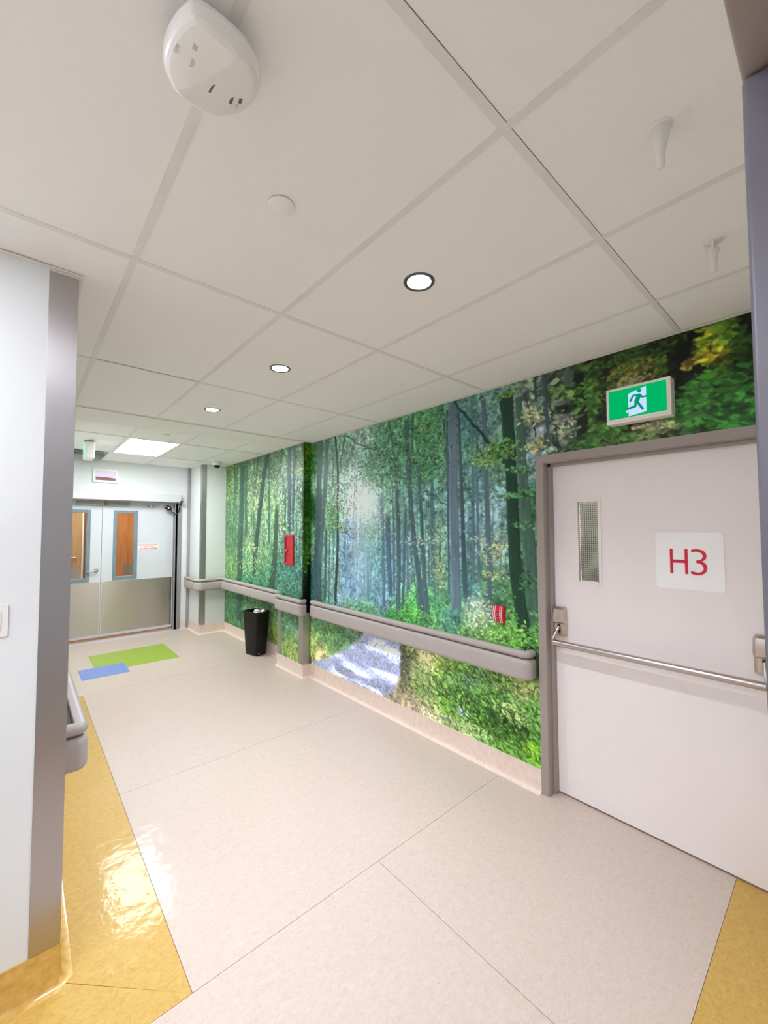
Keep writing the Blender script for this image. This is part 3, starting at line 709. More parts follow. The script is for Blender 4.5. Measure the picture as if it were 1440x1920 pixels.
def paint_mural():
    """Paints the printed forest as an sRGB array over (height, length along the unrolled wall)."""
    rng = np.random.default_rng(11)
    RES, S0, S1, Z0, Z1 = 0.004, -0.16, 7.40, 0.12, 2.84
    W, H = int((S1 - S0) / RES), int((Z1 - Z0) / RES)
    nums = lambda t: [float(v) for v in t.split(',')]
    pts = np.array([nums(t) for t in MURAL_BASE.split(';')])
    # broad colours of the picture
    st = 8
    gs = S0 + np.arange(0, W + st, st) * RES; gz = Z0 + np.arange(0, H + st, st) * RES
    GS, GZ = np.meshgrid(gs, gz)
    acc = np.zeros(GS.shape + (3,)); wt = np.zeros(GS.shape)
    for s, z, r, g, b in pts:
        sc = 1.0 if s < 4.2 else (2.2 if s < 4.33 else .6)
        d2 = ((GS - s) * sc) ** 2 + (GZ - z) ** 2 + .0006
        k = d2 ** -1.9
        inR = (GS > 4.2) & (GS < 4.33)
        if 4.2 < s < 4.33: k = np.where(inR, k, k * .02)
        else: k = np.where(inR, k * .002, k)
        acc += k[..., None] * np.array([r, g, b]); wt += k
    acc /= wt[..., None]
    yy = np.arange(H) / st; xx = np.arange(W) / st
    yi = yy.astype(int); xi = xx.astype(int); fy = (yy - yi)[:, None, None]; fx = (xx - xi)[None, :, None]
    base = (acc[yi][:, xi] * (1 - fx) + acc[yi][:, xi + 1] * fx) * (1 - fy) + (acc[yi + 1][:, xi] * (1 - fx) + acc[yi + 1][:, xi + 1] * fx) * fy
    base = base.astype(np.float32)
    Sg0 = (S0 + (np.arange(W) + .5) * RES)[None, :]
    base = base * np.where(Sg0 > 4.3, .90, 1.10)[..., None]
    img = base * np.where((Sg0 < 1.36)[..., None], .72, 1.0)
    n1 = smooth_noise(rng, H, W, 22, 14); n2 = smooth_noise(rng, H, W, 9, 8); n3 = smooth_noise(rng, H, W, 4, 4)
    img *= (0.42 + .40 * n1 + .42 * n2 + .36 * n3)[..., None]
    Zg = (Z0 + (np.arange(H) + .5) * RES)[:, None]; Sg = (S0 + (np.arange(W) + .5) * RES)[None, :]
    def ix(s): return (s - S0) / RES
    def iz(z): return (z - Z0) / RES
    def blob(s, z, a, b, ang, col, alpha):
        R = int(max(a, b) / RES) + 2
        cx, cy = ix(s), iz(z)
        x0, x1, y0, y1 = int(cx) - R, int(cx) + R + 1, int(cy) - R, int(cy) + R + 1
        if x0 < 0 or y0 < 0 or x1 > W or y1 > H: return
        dx = (np.arange(x0, x1) + .5 - cx)[None, :] * RES; dy = (np.arange(y0, y1) + .5 - cy)[:, None] * RES
        ca, sa = math.cos(ang), math.sin(ang)
        u = (dx * ca + dy * sa) / a; v = (dy * ca - dx * sa) / b
        m = 1 - u * u - v * v * (1 + .5 * u)
        m = np.clip(m * 3.4, 0, 1)[..., None] * alpha
        w = img[y0:y1, x0:x1]
        w += (col - w) * m
    solid = np.zeros((H, W), np.float32)
    def trunk(line, detail=True, alpha=1.0, mark=False):
        c, *ps = line.split(';')
        col = np.array(nums(c), np.float32); P = [nums(p) for p in ps]
        zs = np.array([p[1] for p in P]); order = np.argsort(zs)
        zlo, zhi = zs.min(), zs.max()
        y0, y1 = max(0, int(iz(zlo))), min(H, int(iz(zhi)) + 1)
        zz = Zg[y0:y1, 0]
        sc = np.interp(zz, zs[order], np.array([p[0] for p in P])[order]); ww = np.interp(zz, zs[order], np.array([p[2] for p in P])[order])
        sc = sc + (np.interp(zz, np.arange(zlo - .3, zhi + .6, .22), rng.normal(0, .05, len(np.arange(zlo - .3, zhi + .6, .22)))) * ww if detail else 0)
        ends = np.clip((zz - zlo) / .05, 0, 1) if zlo > 0.8 else np.ones_like(zz)
        ends = ends * (np.clip((zhi - zz) / .10, 0, 1) if zhi < 2.45 else 1)
        x0, x1 = max(0, int(ix((sc - ww).min()))), min(W, int(ix((sc + ww).max())) + 1)
        u = (Sg[:, x0:x1] - sc[:, None]) / (ww[:, None] / 2)
        m = np.clip((1 - abs(u)) * ww[:, None] / 2 / RES * .8 + .5, 0, 1) * ends[:, None]
        # the print has rounder, paler edges on the lit side
        bark = 1 + .10 * (smooth_noise(rng, y1 - y0, x1 - x0, 40, 3) - .5) + .10 * (smooth_noise(rng, y1 - y0, x1 - x0, 12, 6) - .5)
        edge = np.clip(u - .45, 0, 1) * .35 - np.clip(-u - .5, 0, 1) * .25
        px = col[None, None] * (bark + edge)[..., None]
        if mark: solid[y0:y1, x0:x1] = np.maximum(solid[y0:y1, x0:x1], m)
        m = (m * alpha)[..., None]
        img[y0:y1, x0:x1] += (px - img[y0:y1, x0:x1]) * m
    # soft leaf mass
    N = 52000
    ss = rng.uniform(S0 + .03, S1 - .03, N); zz = rng.uniform(.52, Z1 - .02, N)
    rr = rng.random((N, 6))
    def leafmass(i0, i1, amax):
        for i in range(i0, i1):
            s, z = ss[i], zz[i]
            if solid[min(H - 1, int(iz(z))), min(W - 1, int(ix(s)))] > .5 and rr[i, 3] < .88: continue
            bc = base[min(H - 1, int(iz(z))), min(W - 1, int(ix(s)))]
            t = rr[i, 0]
            f = .42 + .5 * t if t < .45 else .9 + .85 * (t - .45) * 1.8 * rr[i, 5]
            col = bc * f + (np.array([10, 14, -14]) if t > .75 else 0)
            a = (.008 + .016 * rr[i, 1] ** 2) * (1.5 if s < 1.5 and z > 1.9 else 1.15 if s > 4.3 else 1)
            blob(s, z, a, a * (.35 + .3 * rr[i, 2]), (rr[i, 3] - .5) * 2.2, np.clip(col, 0, 250), amax * (.5 + .5 * rr[i, 4]))
    leafmass(0, 30000, .75)
    tl = MURAL_TRUNKS.strip().split('\n')
    # faint far stems between the big ones
    for k in range(110):
        s = rng.uniform(1.5, 7.3); zb = rng.uniform(.95, 1.4); zt = rng.uniform(1.6, 2.84); sl = rng.normal(0, .06)
        if 4.15 < s < 4.4: continue
        bc = base[int(iz((zb + zt) / 2)), int(ix(s))]
        c = bc * rng.uniform(.5, .8) + np.array([0, 4, 12])
        trunk('%d,%d,%d;%.3f,%.3f,%.3f;%.3f,%.3f,%.3f' % (*c, s, zb, .022, s + sl, zt, .013), True, .6)
    for l in tl[:len(tl) * 2 // 3]: trunk(l, True, .92, True)
    leafmass(30000, 44000, .7)
    for l in tl[len(tl) * 2 // 3:]: trunk(l, True, .98, True)
    for l in MURAL_BRANCHES.strip().split('\n'):
        c, *ps = l.split(';'); col = np.array(nums(c)); P = [nums(p) for p in ps]
        for a, b in zip(P[:-1], P[1:]):
            L = math.hypot(a[0] - b[0], a[1] - b[1]); n = int(L / .006) + 1
            for k in range(n):
                t = k / n; w = (a[2] + (b[2] - a[2]) * t) / 2
                blob(a[0] + (b[0] - a[0]) * t, a[1] + (b[1] - a[1]) * t + .008 * math.sin(9 * t), max(w, .006), max(w, .006), 0, col, .85)
    # shady ground, grass and the gravel path
    zr = .52
    for l in MURAL_GRASS.strip().split('\n'):
        s, z, rx, rz, n, sz, r, g, b = nums(l)
        for k in range(int(n)):
            q = rng.normal(0, .55, 2); f = rng.choice([.5, .75, 1.0, 1.2]); a = sz * rng.uniform(.5, 1.2)
            blob(s + q[0] * rx, z + q[1] * rz, a, a * .22, rng.normal(.5, .7), np.clip(np.array([r * .86, g * .92, b * .98]) * f, 0, 250), .8)
    P = np.array([nums(p) for p in MURAL_PATH.split(';')])
    inside = np.zeros((H, W), bool)
    for i in range(len(P)):
        (xa, ya), (xb, yb) = P[i], P[i - 1]
        if ya == yb: continue
        c = ((ya > Zg) != (yb > Zg)) & (Sg < (xb - xa) * (Zg - ya) / (yb - ya) + xa)
        inside ^= c
    m = inside.astype(np.float32)
    for _ in range(3):
        m = (m + np.roll(m, 3, 0) + np.roll(m, -3, 0) + np.roll(m, 3, 1) + np.roll(m, -3, 1)) / 5
    m = np.clip(m + (smooth_noise(rng, H, W, 6, 6) - .5) * .7 * (m > .02) * (m < .98), 0, 1)
    gr = smooth_noise(rng, H, W, 3, 3); band = smooth_noise(rng, H, W, 12, 60); big = smooth_noise(rng, H, W, 26, 50)
    f = .70 + .36 * gr + .46 * np.clip(band - .45, 0, 1) * 2 * (big > .35) + .15 * big
    pc = np.stack([160 * f, 170 * f, 208 * f], -1)
    speck = (rng.random((H, W)) < .05)[..., None]
    pc = np.where(speck, pc * .55, pc)
    img += (np.clip(pc, 0, 248) - img) * m[..., None]
    # dark hollows behind the nearest foliage
    for k in range(150):
        s, z = rng.uniform(0, 1.25), rng.uniform(2.1, 2.8)
        blob(s, z, rng.uniform(.02, .07), rng.uniform(.012, .035), rng.normal(0, .5), np.array([16, 26, 14.]), .55)
    # sprays of nearer leaves
    for l in MURAL_LEAVES.strip().split('\n'):
        s, z, rx, rz, n, sz, r, g, b = nums(l)
        for k in range(int(n)):
            q = np.clip(rng.normal(0, .52, 2), -1.3, 1.3); f = rng.choice([.55, .8, 1.0, 1.0, 1.15]); a = sz * rng.uniform(.35, .8)
            sx, zx = s + q[0] * rx, z + q[1] * rz
            bc = base[int(np.clip(iz(zx), 0, H - 1)), int(np.clip(ix(sx), 0, W - 1))]
            col = (np.array([r, g, b]) * .74 + bc * .26) * f * rng.uniform(.88, 1.1, 3) * rng.choice([.7, 1, 1.05])
            blob(sx, zx, a, a * rng.uniform(.3, .5), rng.normal(0, .6), np.clip(col, 0, 250), .85)
    leafmass(44000, 52000, .4)
    # misty shafts of light in the picture
    def poly_mask(Q):
        ins = np.zeros((H, W), bool)
        for i in range(4):
            (xa, ya), (xb, yb) = Q[i], Q[i - 1]
            if abs(ya - yb) < 1e-6: continue
            ins ^= ((ya > Zg) != (yb > Zg)) & (Sg < (xb - xa) * (Zg - ya) / (yb - ya) + xa)
        m = ins.astype(np.float32)
        for sft in (4, 8, 12):
            m = (m + np.roll(m, sft, 0) + np.roll(m, -sft, 0) + np.roll(m, sft, 1) + np.roll(m, -sft, 1)) / 5
        return m
    for q in MURAL_RAYS.split(';'):
        v = nums(q); m = poly_mask([(v[0], v[1]), (v[2], v[3]), (v[4], v[5]), (v[6], v[7])])
        img += (np.array([165, 195, 225], np.float32) - img) * (m * .22)[..., None]
    for s, z, rs, rz, a, c in MURAL_MIST:
        g = np.exp(-((Sg - s) / rs) ** 2 - ((Zg - z) / rz) ** 2) * a
        img += (np.array(c, np.float32) - img) * g[..., None]
    lum = (img @ np.array([.3, .59, .11], np.float32))[..., None]
    img = lum + (img - lum) * .80
    img = 112 + (img - 112) * 1.16 + 4
    return np.clip(img, 0, 255) / 255, RES, S0, Z0

def mural_object():
    img, RES, S0, Z0 = paint_mural()
    lin = np.where(img <= .04045, img / 12.92, ((img + .055) / 1.055) ** 2.4).astype(np.float32)
    Hh, Ww = lin.shape[:2]
    V, F, COL = [], [], []
    base_i = 0
    def section(us, zs, pos, sfun):
        nonlocal base_i
        U, Z = np.meshgrid(us, zs)
        co = pos(U, Z); nz, nu = U.shape
        S = sfun(U)
        fx = np.clip((S - S0) / RES - .5, 0, Ww - 1.001); fy = np.clip((Z - Z0) / RES - .5, 0, Hh - 1.001)
        xi, yi = fx.astype(int), fy.astype(int); tx, ty = (fx - xi)[..., None], (fy - yi)[..., None]
        c = (lin[yi, xi] * (1 - tx) + lin[yi, xi + 1] * tx) * (1 - ty) + (lin[yi + 1, xi] * (1 - tx) + lin[yi + 1, xi + 1] * tx) * ty
        idx = base_i + np.arange(nz * nu).reshape(nz, nu)
        f = np.stack([idx[:-1, :-1], idx[:-1, 1:], idx[1:, 1:], idx[1:, :-1]], -1).reshape(-1, 4)
        V.append(co.reshape(-1, 3)); COL.append(c.reshape(-1, 3)); F.append(f); base_i += nz * nu
    e = .0016
    def steps(a, b, d0, d1):
        r = [a]
        while r[-1] < b: r.append(r[-1] + d0 + (d1 - d0) * (r[-1] - a) / (b - a))
        r = np.array(r); return a + (r - a) * (b - a) / (r[-1] - a)
    plane = lambda x: (lambda U, Z: np.stack([np.full_like(U, x), U, Z], -1))
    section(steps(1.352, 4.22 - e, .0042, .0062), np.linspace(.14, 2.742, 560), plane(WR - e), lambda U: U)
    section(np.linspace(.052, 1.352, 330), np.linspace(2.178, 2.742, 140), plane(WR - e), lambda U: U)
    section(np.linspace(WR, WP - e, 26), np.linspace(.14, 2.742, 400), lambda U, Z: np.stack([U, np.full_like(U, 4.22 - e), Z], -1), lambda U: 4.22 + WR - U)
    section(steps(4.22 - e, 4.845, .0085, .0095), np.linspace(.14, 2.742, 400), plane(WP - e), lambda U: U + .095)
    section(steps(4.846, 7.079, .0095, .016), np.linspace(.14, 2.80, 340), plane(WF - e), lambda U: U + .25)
    V = np.concatenate(V).astype(np.float32); F = np.concatenate(F).astype(np.int32); COL = np.concatenate(COL)
    org = np.array((WR, 3.6, .14), np.float32)
    me = bpy.data.meshes.new('forest_mural')
    me.vertices.add(len(V)); me.vertices.foreach_set('co', (V - org).ravel())
    me.loops.add(F.size); me.loops.foreach_set('vertex_index', F.ravel())
    me.polygons.add(len(F)); me.polygons.foreach_set('loop_start', np.arange(0, F.size, 4, dtype=np.int32))
    me.update(calc_edges=True)
    ca = me.color_attributes.new('print', 'FLOAT_COLOR', 'POINT')
    ca.data.foreach_set('color', np.concatenate([COL, np.ones((len(COL), 1))], 1).astype(np.float32).ravel())
    m = mat('printed forest wallpaper', (.1, .3, .1, 1), rough=.45, spec=.28)
    nt, N, L, p = nodes(m)
    at = N.new('ShaderNodeAttribute'); at.attribute_name = 'print'
    tc = N.new('ShaderNodeTexCoord'); n = N.new('ShaderNodeTexNoise'); n.inputs['Scale'].default_value = 190; n.inputs['Detail'].default_value = 3
    L.new(tc.outputs['Object'], n.inputs['Vector'])
    mr = N.new('ShaderNodeMapRange'); mr.inputs['To Min'].default_value = MURAL_GAIN * .72; mr.inputs['To Max'].default_value = MURAL_GAIN * 1.28
    L.new(n.outputs['Fac'], mr.inputs['Value'])
    vm = N.new('ShaderNodeVectorMath'); vm.operation = 'SCALE'
    L.new(at.outputs['Color'], vm.inputs[0]); L.new(mr.outputs[0], vm.inputs['Scale']); L.new(vm.outputs[0], p.inputs['Base Color'])
    me.materials.append(m)
    o = bpy.data.objects.new('forest_mural', me); o.location = org
    link(o, None, org)
    tag(o, 'printed wallpaper mural of a misty green forest with a gravel path, covering the right wall', 'wall mural')
MURAL_GAIN = 1.2
mural_object()

# ------------------------------------------------------------------ handrails
def arc(cx, cy, r, a0, a1, n=8):
    out = []
    for k in range(n + 1):
        a = math.radians(a0 + (a1 - a0) * k / n); out.append(((cx + r * math.cos(a), cy + r * math.sin(a)), (math.cos(a), math.sin(a))))
    return out
def turn(p, a0, a1, n=9): return [((p[0], p[1]), (math.cos(math.radians(a0 + (a1 - a0) * k / n)), math.sin(math.radians(a0 + (a1 - a0) * k / n)))) for k in range(n + 1)]
def grip_prof(dm):
    c, z = dm - .026, .882
    P = [(0.0, .862), (c, .862)]
    for k in range(9):
        a = math.radians(-78 + 180 * k / 8 * .92); P.append((c + .026 * math.cos(a), z + .024 * math.sin(a)))
    P += [(c - .02, .902), (c - .022, .894), (0.0, .894)]
    return P
def panel_prof(dm):
    return [(0, .716), (dm - .020, .716), (dm - .008, .720), (dm - .001, .730), (dm, .745), (dm, .826), (dm - .004, .838), (dm - .014, .848), (dm - .026, .852), (0, .852)]
def groove_prof(dm): return [(0, .84), (dm - .034, .84), (dm - .034, .87), (0, .87)]
def handrail(name, label, path, dm, wallside, loc):
    """grip rail over a bumper panel; both turn back into the wall at the ends"""
    t = thing(name, label, 'handrail', loc, 'wall handrails with bumper panels')
    MB().sweep(path, panel_prof(dm)).build('bumper_panel', M_rail, t, 35)
    MB().sweep(path, grip_prof(dm)).build('grip_rail', M_rail, t, 35)
    MB().sweep(path, groove_prof(dm)).build('rail_core', M_rail, t, 35)
    return t
off = .045
def straight_rail_y(xw, ya, yb, side):
    """wall plane x = xw, from ya up to yb; side -1 faces -x, +1 faces +x"""
    x = xw + side * off
    A = [((xw + side * .002, ya), (0, -1))] if False else []
    if side < 0:
        return [((xw - .002, ya), (0, -1)), ((x, ya), (0, -1))] + turn((x, ya), 270, 180)[1:] + [((x, yb), (-1, 0))] + turn((x, yb), 180, 90)[1:] + [((xw - .002, yb), (0, 1))]
    return [((xw + .002, ya), (0, -1)), ((x, ya), (0, -1))] + turn((x, ya), -90, 0)[1:] + [((x, yb), (1, 0))] + turn((x, yb), 0, 90)[1:] + [((xw + .002, yb), (0, 1))]
handrail('handrail', 'longest handrail, taupe with bumper panel, on the forest mural beside the grey fire door', straight_rail_y(WR, 1.442, 4.045, -1), .055, -1, (WR, 2.7, .716))
handrail('handrail', 'short handrail on the pilaster of the mural, just right of the black bin', straight_rail_y(WP, 4.185, 4.75, -1), .042, -1, (WP, 4.5, .716))
o_ = off
P = [((WF - o_, 4.86), (-1, 0)), ((WF - o_, 7.08 - o_), (-.999, -.999))]
P += [((2.23, 7.08 - o_), (0, -1))] + turn((2.23 , 7.08 - o_), 270, 225, 4)[1:] + turn((2.23 - o_, 7.08), 225, 180, 4) + [((2.23 - o_, 7.655), (-1, 0))]
handrail('handrail', 'handrail wrapping round the white corner pillar at the far end, behind the bin', P, .055, -1, (2.43, 6.5, .716))
handrail('handrail', 'handrail end peeking out behind the steel clad corner of the left wall', straight_rail_y(WL, 2.168, 6.9, 1), .042, 1, (WL, 4.5, .716))

# ------------------------------------------------------------------ stainless corner guards
def guard(label, boxes, loc):
    b = MB()
    for x in boxes: b.box(*x, .0006, 1)
    o = b.build('corner_guard', M_steel); return tag(o, label, 'corner guard', 'stainless steel corner guards')
guard('tall brushed steel corner guard on the end of the left wall, closest to camera', [(.057, WL + .003, 2.031, 2.035, .147, 2.726), (WL, WL + .003, 2.035, 2.125, .147, 2.726)], None)
guard('tall steel corner guard on the white pillar by the double doors', [(2.2265, 2.306, 7.0765, 7.08, .146, 2.79), (2.2265, 2.23, 7.08, 7.155, .146, 2.79)], None)
guard('short steel corner guard under the pilaster handrail, on the edge towards the camera', [(WP - .004, WP - .0005, 4.216, 4.315, .147, .735), (WP - .0005, 2.558, 4.2145, 4.2182, .147, .735)], None)
guard('short steel corner guard under the pilaster handrail, on the edge nearer the bin', [(WP - .004, WP - .0005, 4.757, 4.848, .147, .725), (WP - .0005, 2.60, 4.8455, 4.849, .147, .725)], None)
o = MB().box(2.188, 2.228, 7.676, 7.719, .002, 2.798, .004).build('corner_strip', M_bumper)
tag(o, 'tall grey strip closing the inside corner between door wall and white pillar', 'corner strip')

# ------------------------------------------------------------------ door_1: grey fire door marked H3
d1 = setting('door_1', (2.66, .76, 0), 'pale grey fire door with a steel push bar and H3 sign')
def jamb(b, y0, y1, z0, z1, head=False):
    pass
fx = WR - .012
b = MB()
prof = [(fx, 1.362), (fx, 1.312), (fx + .012, 1.308), (fx + .060, 1.308), (fx + .060, 1.290), (fx + .095, 1.290), (2.735, 1.290), (2.735, 1.345), (WR - .0005, 1.345), (WR - .0005, 1.362)]
b.prism(prof, 2, .001, 2.142)
prof2 = [(x, 1.50 - y) for x, y in prof]
b.prism(prof2, 2, .001, 2.142)
# head: same section turned
hp = [(x, 2.192 - (1.362 - y)) for x, y in prof]
b.prism(hp, 1, .138, 1.362)
b.build('door_frame', M_greige, d1)
LX = 2.655
leaf = MB()
ly0, ly1, lz0, lz1 = .196, 1.304, .012, 2.134
wy0, wy1, wz0, wz1 = 1.011, 1.134, 1.377, 1.880
for bx in ((LX, LX + .045, ly0, wy0, lz0, lz1), (LX, LX + .045, wy1, ly1, lz0, lz1), (LX, LX + .045, wy0, wy1, lz0, wz0), (LX, LX + .045, wy0, wy1, wz1, lz1)): leaf.box(*bx)
leaf.build('door_leaf', M_doorpaint, d1)
b = MB(); k = .018
for bx in ((LX - .004, LX + .012, wy0 - k, wy0 + .002, wz0 - k, wz1 + k), (LX - .004, LX + .012, wy1 - .002, wy1 + k, wz0 - k, wz1 + k), (LX - .004, LX + .012, wy0, wy1, wz0 - k, wz0 + .002), (LX - .004, LX + .012, wy0, wy1, wz1 - .002, wz1 + k)): b.box(*bx)
vf = b.build('vision_frame', M_doorpaint, d1)
wg = MB().box(LX + .016, LX + .022, wy0, wy1, wz0, wz1).build('wired_glass', M_wglass, vf)
b = MB()
for i in range(1, 10): b.box(LX + .0185, LX + .0195, wy0 + .0125 * i - .0011, wy0 + .0125 * i + .0011, wz0, wz1)
for i in range(1, 40): b.box(LX + .0185, LX + .0195, wy0, wy1, wz0 + .0125 * i - .0011, wz0 + .0125 * i + .0011)
tag(b.build('wire_mesh', M_wire, vf), kind='stuff')
sg = MB().prism(rrect(.412, .709, 1.383, 1.686, .018), 0, LX - .0035, LX - .0003).build('room_sign', M_sign, d1)
sg['label'] = 'white rounded square sign reading H3 in red'
text_mesh('H', .18, .0003, (LX - .0042, .643, 1.466), (0, -1, 0), (0, 0, 1), 'lettering', M_redtext, sg, fit=(.080, .132))
text_mesh('3', .18, .0003, (LX - .0042, .551, 1.463), (0, -1, 0), (0, 0, 1), 'lettering', M_redtext, sg, fit=(.070, .137), bold=-.002)
# push bar: two cases, two crooked arms, one tube
def lock_case(y0, y1, ya):
    b = MB()
    z0, z1 = 1.016, 1.203
    q = bmesh.new()
    sec = [(z0, .024, .002), (z0 + .008, .036, .001), (z0 + .080, .041, .001), (z0 + .094, .064, .001), (z0 + .116, .067, .001), (z1 - .012, .055, .002), (z1, .042, .008)]
    rings = []
    for z, d, ins in sec:
        a, c = y0 + ins, y1 - ins
        rings.append([q.verts.new(p) for p in ((LX, a, z), (LX - d + .010, a, z), (LX - d, a + .012, z), (LX - d, c - .012, z), (LX - d + .010, c, z), (LX, c, z))])
    for A, B in zip(rings[:-1], rings[1:]):
        for i in range(6): q.faces.new((A[i], A[(i + 1) % 6], B[(i + 1) % 6], B[i]))
    q.faces.new(rings[0][::-1]); q.faces.new(rings[-1])
    bmesh.ops.recalc_face_normals(q, faces=q.faces); bmesh.ops.bevel(q, geom=q.edges[:], offset=.002, segments=2, affect='EDGES')
    b.take(q)
    cs = b.build('lock_case', M_bronze, d1, 25)
    MB().box(LX - .0445, LX - .034, (y0 + y1) / 2 - .009, (y0 + y1) / 2 + .009, z0 + .022, z0 + .078, .003).build('arm_slot', M_black, cs)
    b = MB(); ym = (y0 + y1) / 2
    b.tube([(LX - .040, ym, 1.078), (LX - .052, ym + (ya - ym) * .15, 1.062), (LX - .072, ym + (ya - ym) * .55, 1.030), (LX - .084, ya, 1.005), (LX - .086, ya, .985), (LX - .085, ya, .968)], [.009, .0095, .010, .0105, .011, .009], 12)
    b.build('bar_arm', M_chrome, cs, 50)
    return cs
lock_case(1.213, 1.292, 1.272)
lock_case(.232, .314, .262)
MB().cyl((LX - .085, 1.268, .982), (LX - .085, .266, .982), .0200, n=28).build('push_bar', M_chrome, d1, 40)
MB().box(fx + .064, fx + .095, 1.288, 1.2925, 1.09, 1.18, .0015).build('strike_plate', M_bronze, d1)

# ------------------------------------------------------------------ door_3: steel frame of the doorway the camera looks through
d3 = setting('door_3', (0, 0, 0), 'blue grey steel door frame at the right edge')
MB().box(.495, .612, -.09, .0515, 0.001, 2.13, .004, 3).build('jamb', M_purple, d3, 40)
MB().box(-.612, -.495, -.09, .0515, 0.001, 2.13, .004, 3).build('jamb', M_purple, d3, 40)
MB().box(-.612, .612, -.09, .0515, 2.131, 2.235, .004, 3).build('frame_head', M_greige, d3, 40)  # same paint as the jambs; its warm shade is put into a browner colour

# ------------------------------------------------------------------ door_2: white double doors at the far end
d2 = setting('door_2', (1.07, 7.80, 0), 'white double doors with steel kick plates at the corridor end')
b = MB(); b.prism([(1.985, 7.70), (2.092, 7.70), (2.092, 7.719), (2.0895, 7.719), (2.0895, 7.89), (1.995, 7.89), (1.995, 7.79), (2.030, 7.79), (2.030, 7.715), (1.985, 7.715)][::-1], 2, .001, 2.235)
b.box(2.0, 2.03, 7.70, 7.79, .001, 2.20)
b.box(.15, .20, 7.70, 7.89, .001, 2.235); b.box(.20, 1.985, 7.72, 7.89, 2.175, 2.238)
b.build('door_frame', M_jambgrey, d2)
DY = 7.82
def far_leaf(x0, x1, wx0, wx1):
    b = MB(); wz0, wz1 = .913, 2.027; f = .048
    for bx in ((x0, wx0 + f, DY, DY + .045, .035, 2.168), (wx1 - f, x1, DY, DY + .045, .035, 2.168), (wx0 + f, wx1 - f, DY, DY + .045, .035, wz0 + f), (wx0 + f, wx1 - f, DY, DY + .045, wz1 - f, 2.168)): b.box(*bx)
    lf = b.build('door_leaf', M_doorwhite, d2)
    b = MB()
    for bx in ((wx0, wx0 + f, DY - .016, DY, wz0, wz1), (wx1 - f, wx1, DY - .016, DY, wz0, wz1), (wx0 + f, wx1 - f, DY - .016, DY, wz0, wz0 + f), (wx0 + f, wx1 - f, DY - .016, DY, wz1 - f, wz1)): b.box(*bx, .004)
    b.build('window_frame', M_bluegrey, lf)
    MB().box(wx0 + f, wx1 - f, DY + .018, DY + .024, wz0 + f, wz1 - f).build('window_glass', M_glass, lf)
    MB().box(x0 + .012, x1 - .012, DY - .0025, DY, .08, .893, .0006, 1).build('kick_plate', M_steelh, lf)
    MB().box(x0 + .002, x1 - .002, DY + .005, DY + .04, .012, .033).build('door_sweep', M_wood, lf)
    return lf
fl_ = far_leaf(.205, .952, .43, .806)
far_leaf(.958, 1.990, 1.106, 1.446)
b = MB(); b.lathe([(0, .0), (.030, 0), (.030, .006), (.026, .012), (.012, .014), (.012, .045), (0, .045)], (0, 0, 0), 24)
bmesh.ops.transform(b.bm, matrix=Matrix.Translation((.892, DY, 1.074)) @ Matrix.Rotation(math.radians(90), 4, 'X'), verts=b.bm.verts)
b.tube([(.892, DY - .045, 1.074), (.880, DY - .055, 1.074), (.83, DY - .056, 1.073), (.775, DY - .052, 1.071)], [.012, .011, .009, .008])
b.build('lever_handle', M_chrome, fl_, 40)
st = MB().box(1.457, 1.772, DY - .002, DY - .0002, 1.380, 1.478).build('exit_notice', M_white, d2)
st['label'] = 'white notice with red emergency exit text'
for i, (tx, hh, ww) in enumerate((('EMERGENCY EXIT', .020, .28), ('UNLOCKED', .018, .17), ('BY FIRE ALARM', .020, .25))):
    text_mesh(tx, .03, .0003, (1.6145 - ww / 2, DY - .0027, 1.447 - .029 * i), (1, 0, 0), (0, 0, 1), 'lettering', M_redtext, st, fit=(ww, hh), bold=.0008)
b = MB()
for x0, x1, z0, z1 in ((1.462, 1.767, 1.472, 1.474), (1.462, 1.767, 1.384, 1.386), (1.462, 1.464, 1.384, 1.474), (1.765, 1.767, 1.384, 1.474)): b.box(x0, x1, DY - .0026, DY - .0021, z0, z1)
b.build('notice_border', M_pink, st)
for x0, x1 in ((.612, .976), (1.012, 1.322)):
    MB().box(x0, x1, DY - .045, DY - .001, 2.098, 2.166, .006).build('magnet_housing', M_maglock, d2)
MB().box(.978, .986, DY - .03, DY - .001, 2.09, 2.174).build('magnet_bracket', M_jambgrey, d2)
MB().box(1.002, 1.010, DY - .03, DY - .001, 2.09, 2.174).build('magnet_bracket', M_jambgrey, d2)
b = MB(); b.prism([(1.585, 2.098), (1.665, 2.098), (1.66, 2.106), (1.615, 2.125)], 1, DY - .05, DY - .001); b.build('arm_shoe', M_jambgrey, d2)
b = MB(); b.box(1.58, 2.03, DY - .085, DY - .06, 2.155, 2.168, .003); b.cyl((1.62, DY - .072, 2.10), (1.62, DY - .072, 2.156), .01); b.build('operator_arm', M_doorwhite, d2)
t = thing('door_operator', 'long silver automatic door operator casing above the double doors', 'door operator', (1.1, 7.65, 2.18))
MB().box(.17, 2.055, 7.60, 7.699, 2.183, 2.305, .005).build('casing', mat('satin silver casing', srgb(214, 216, 222), rough=.3, metal=.25), t)
MB().box(.17, 2.05, 7.62, 7.697, 2.172, 2.183).build('casing_underside', M_bumper, t)
MB().box(2.055, 2.068, 7.60, 7.699, 2.178, 2.31, .002).build('end_cap', M_jambgrey, t)

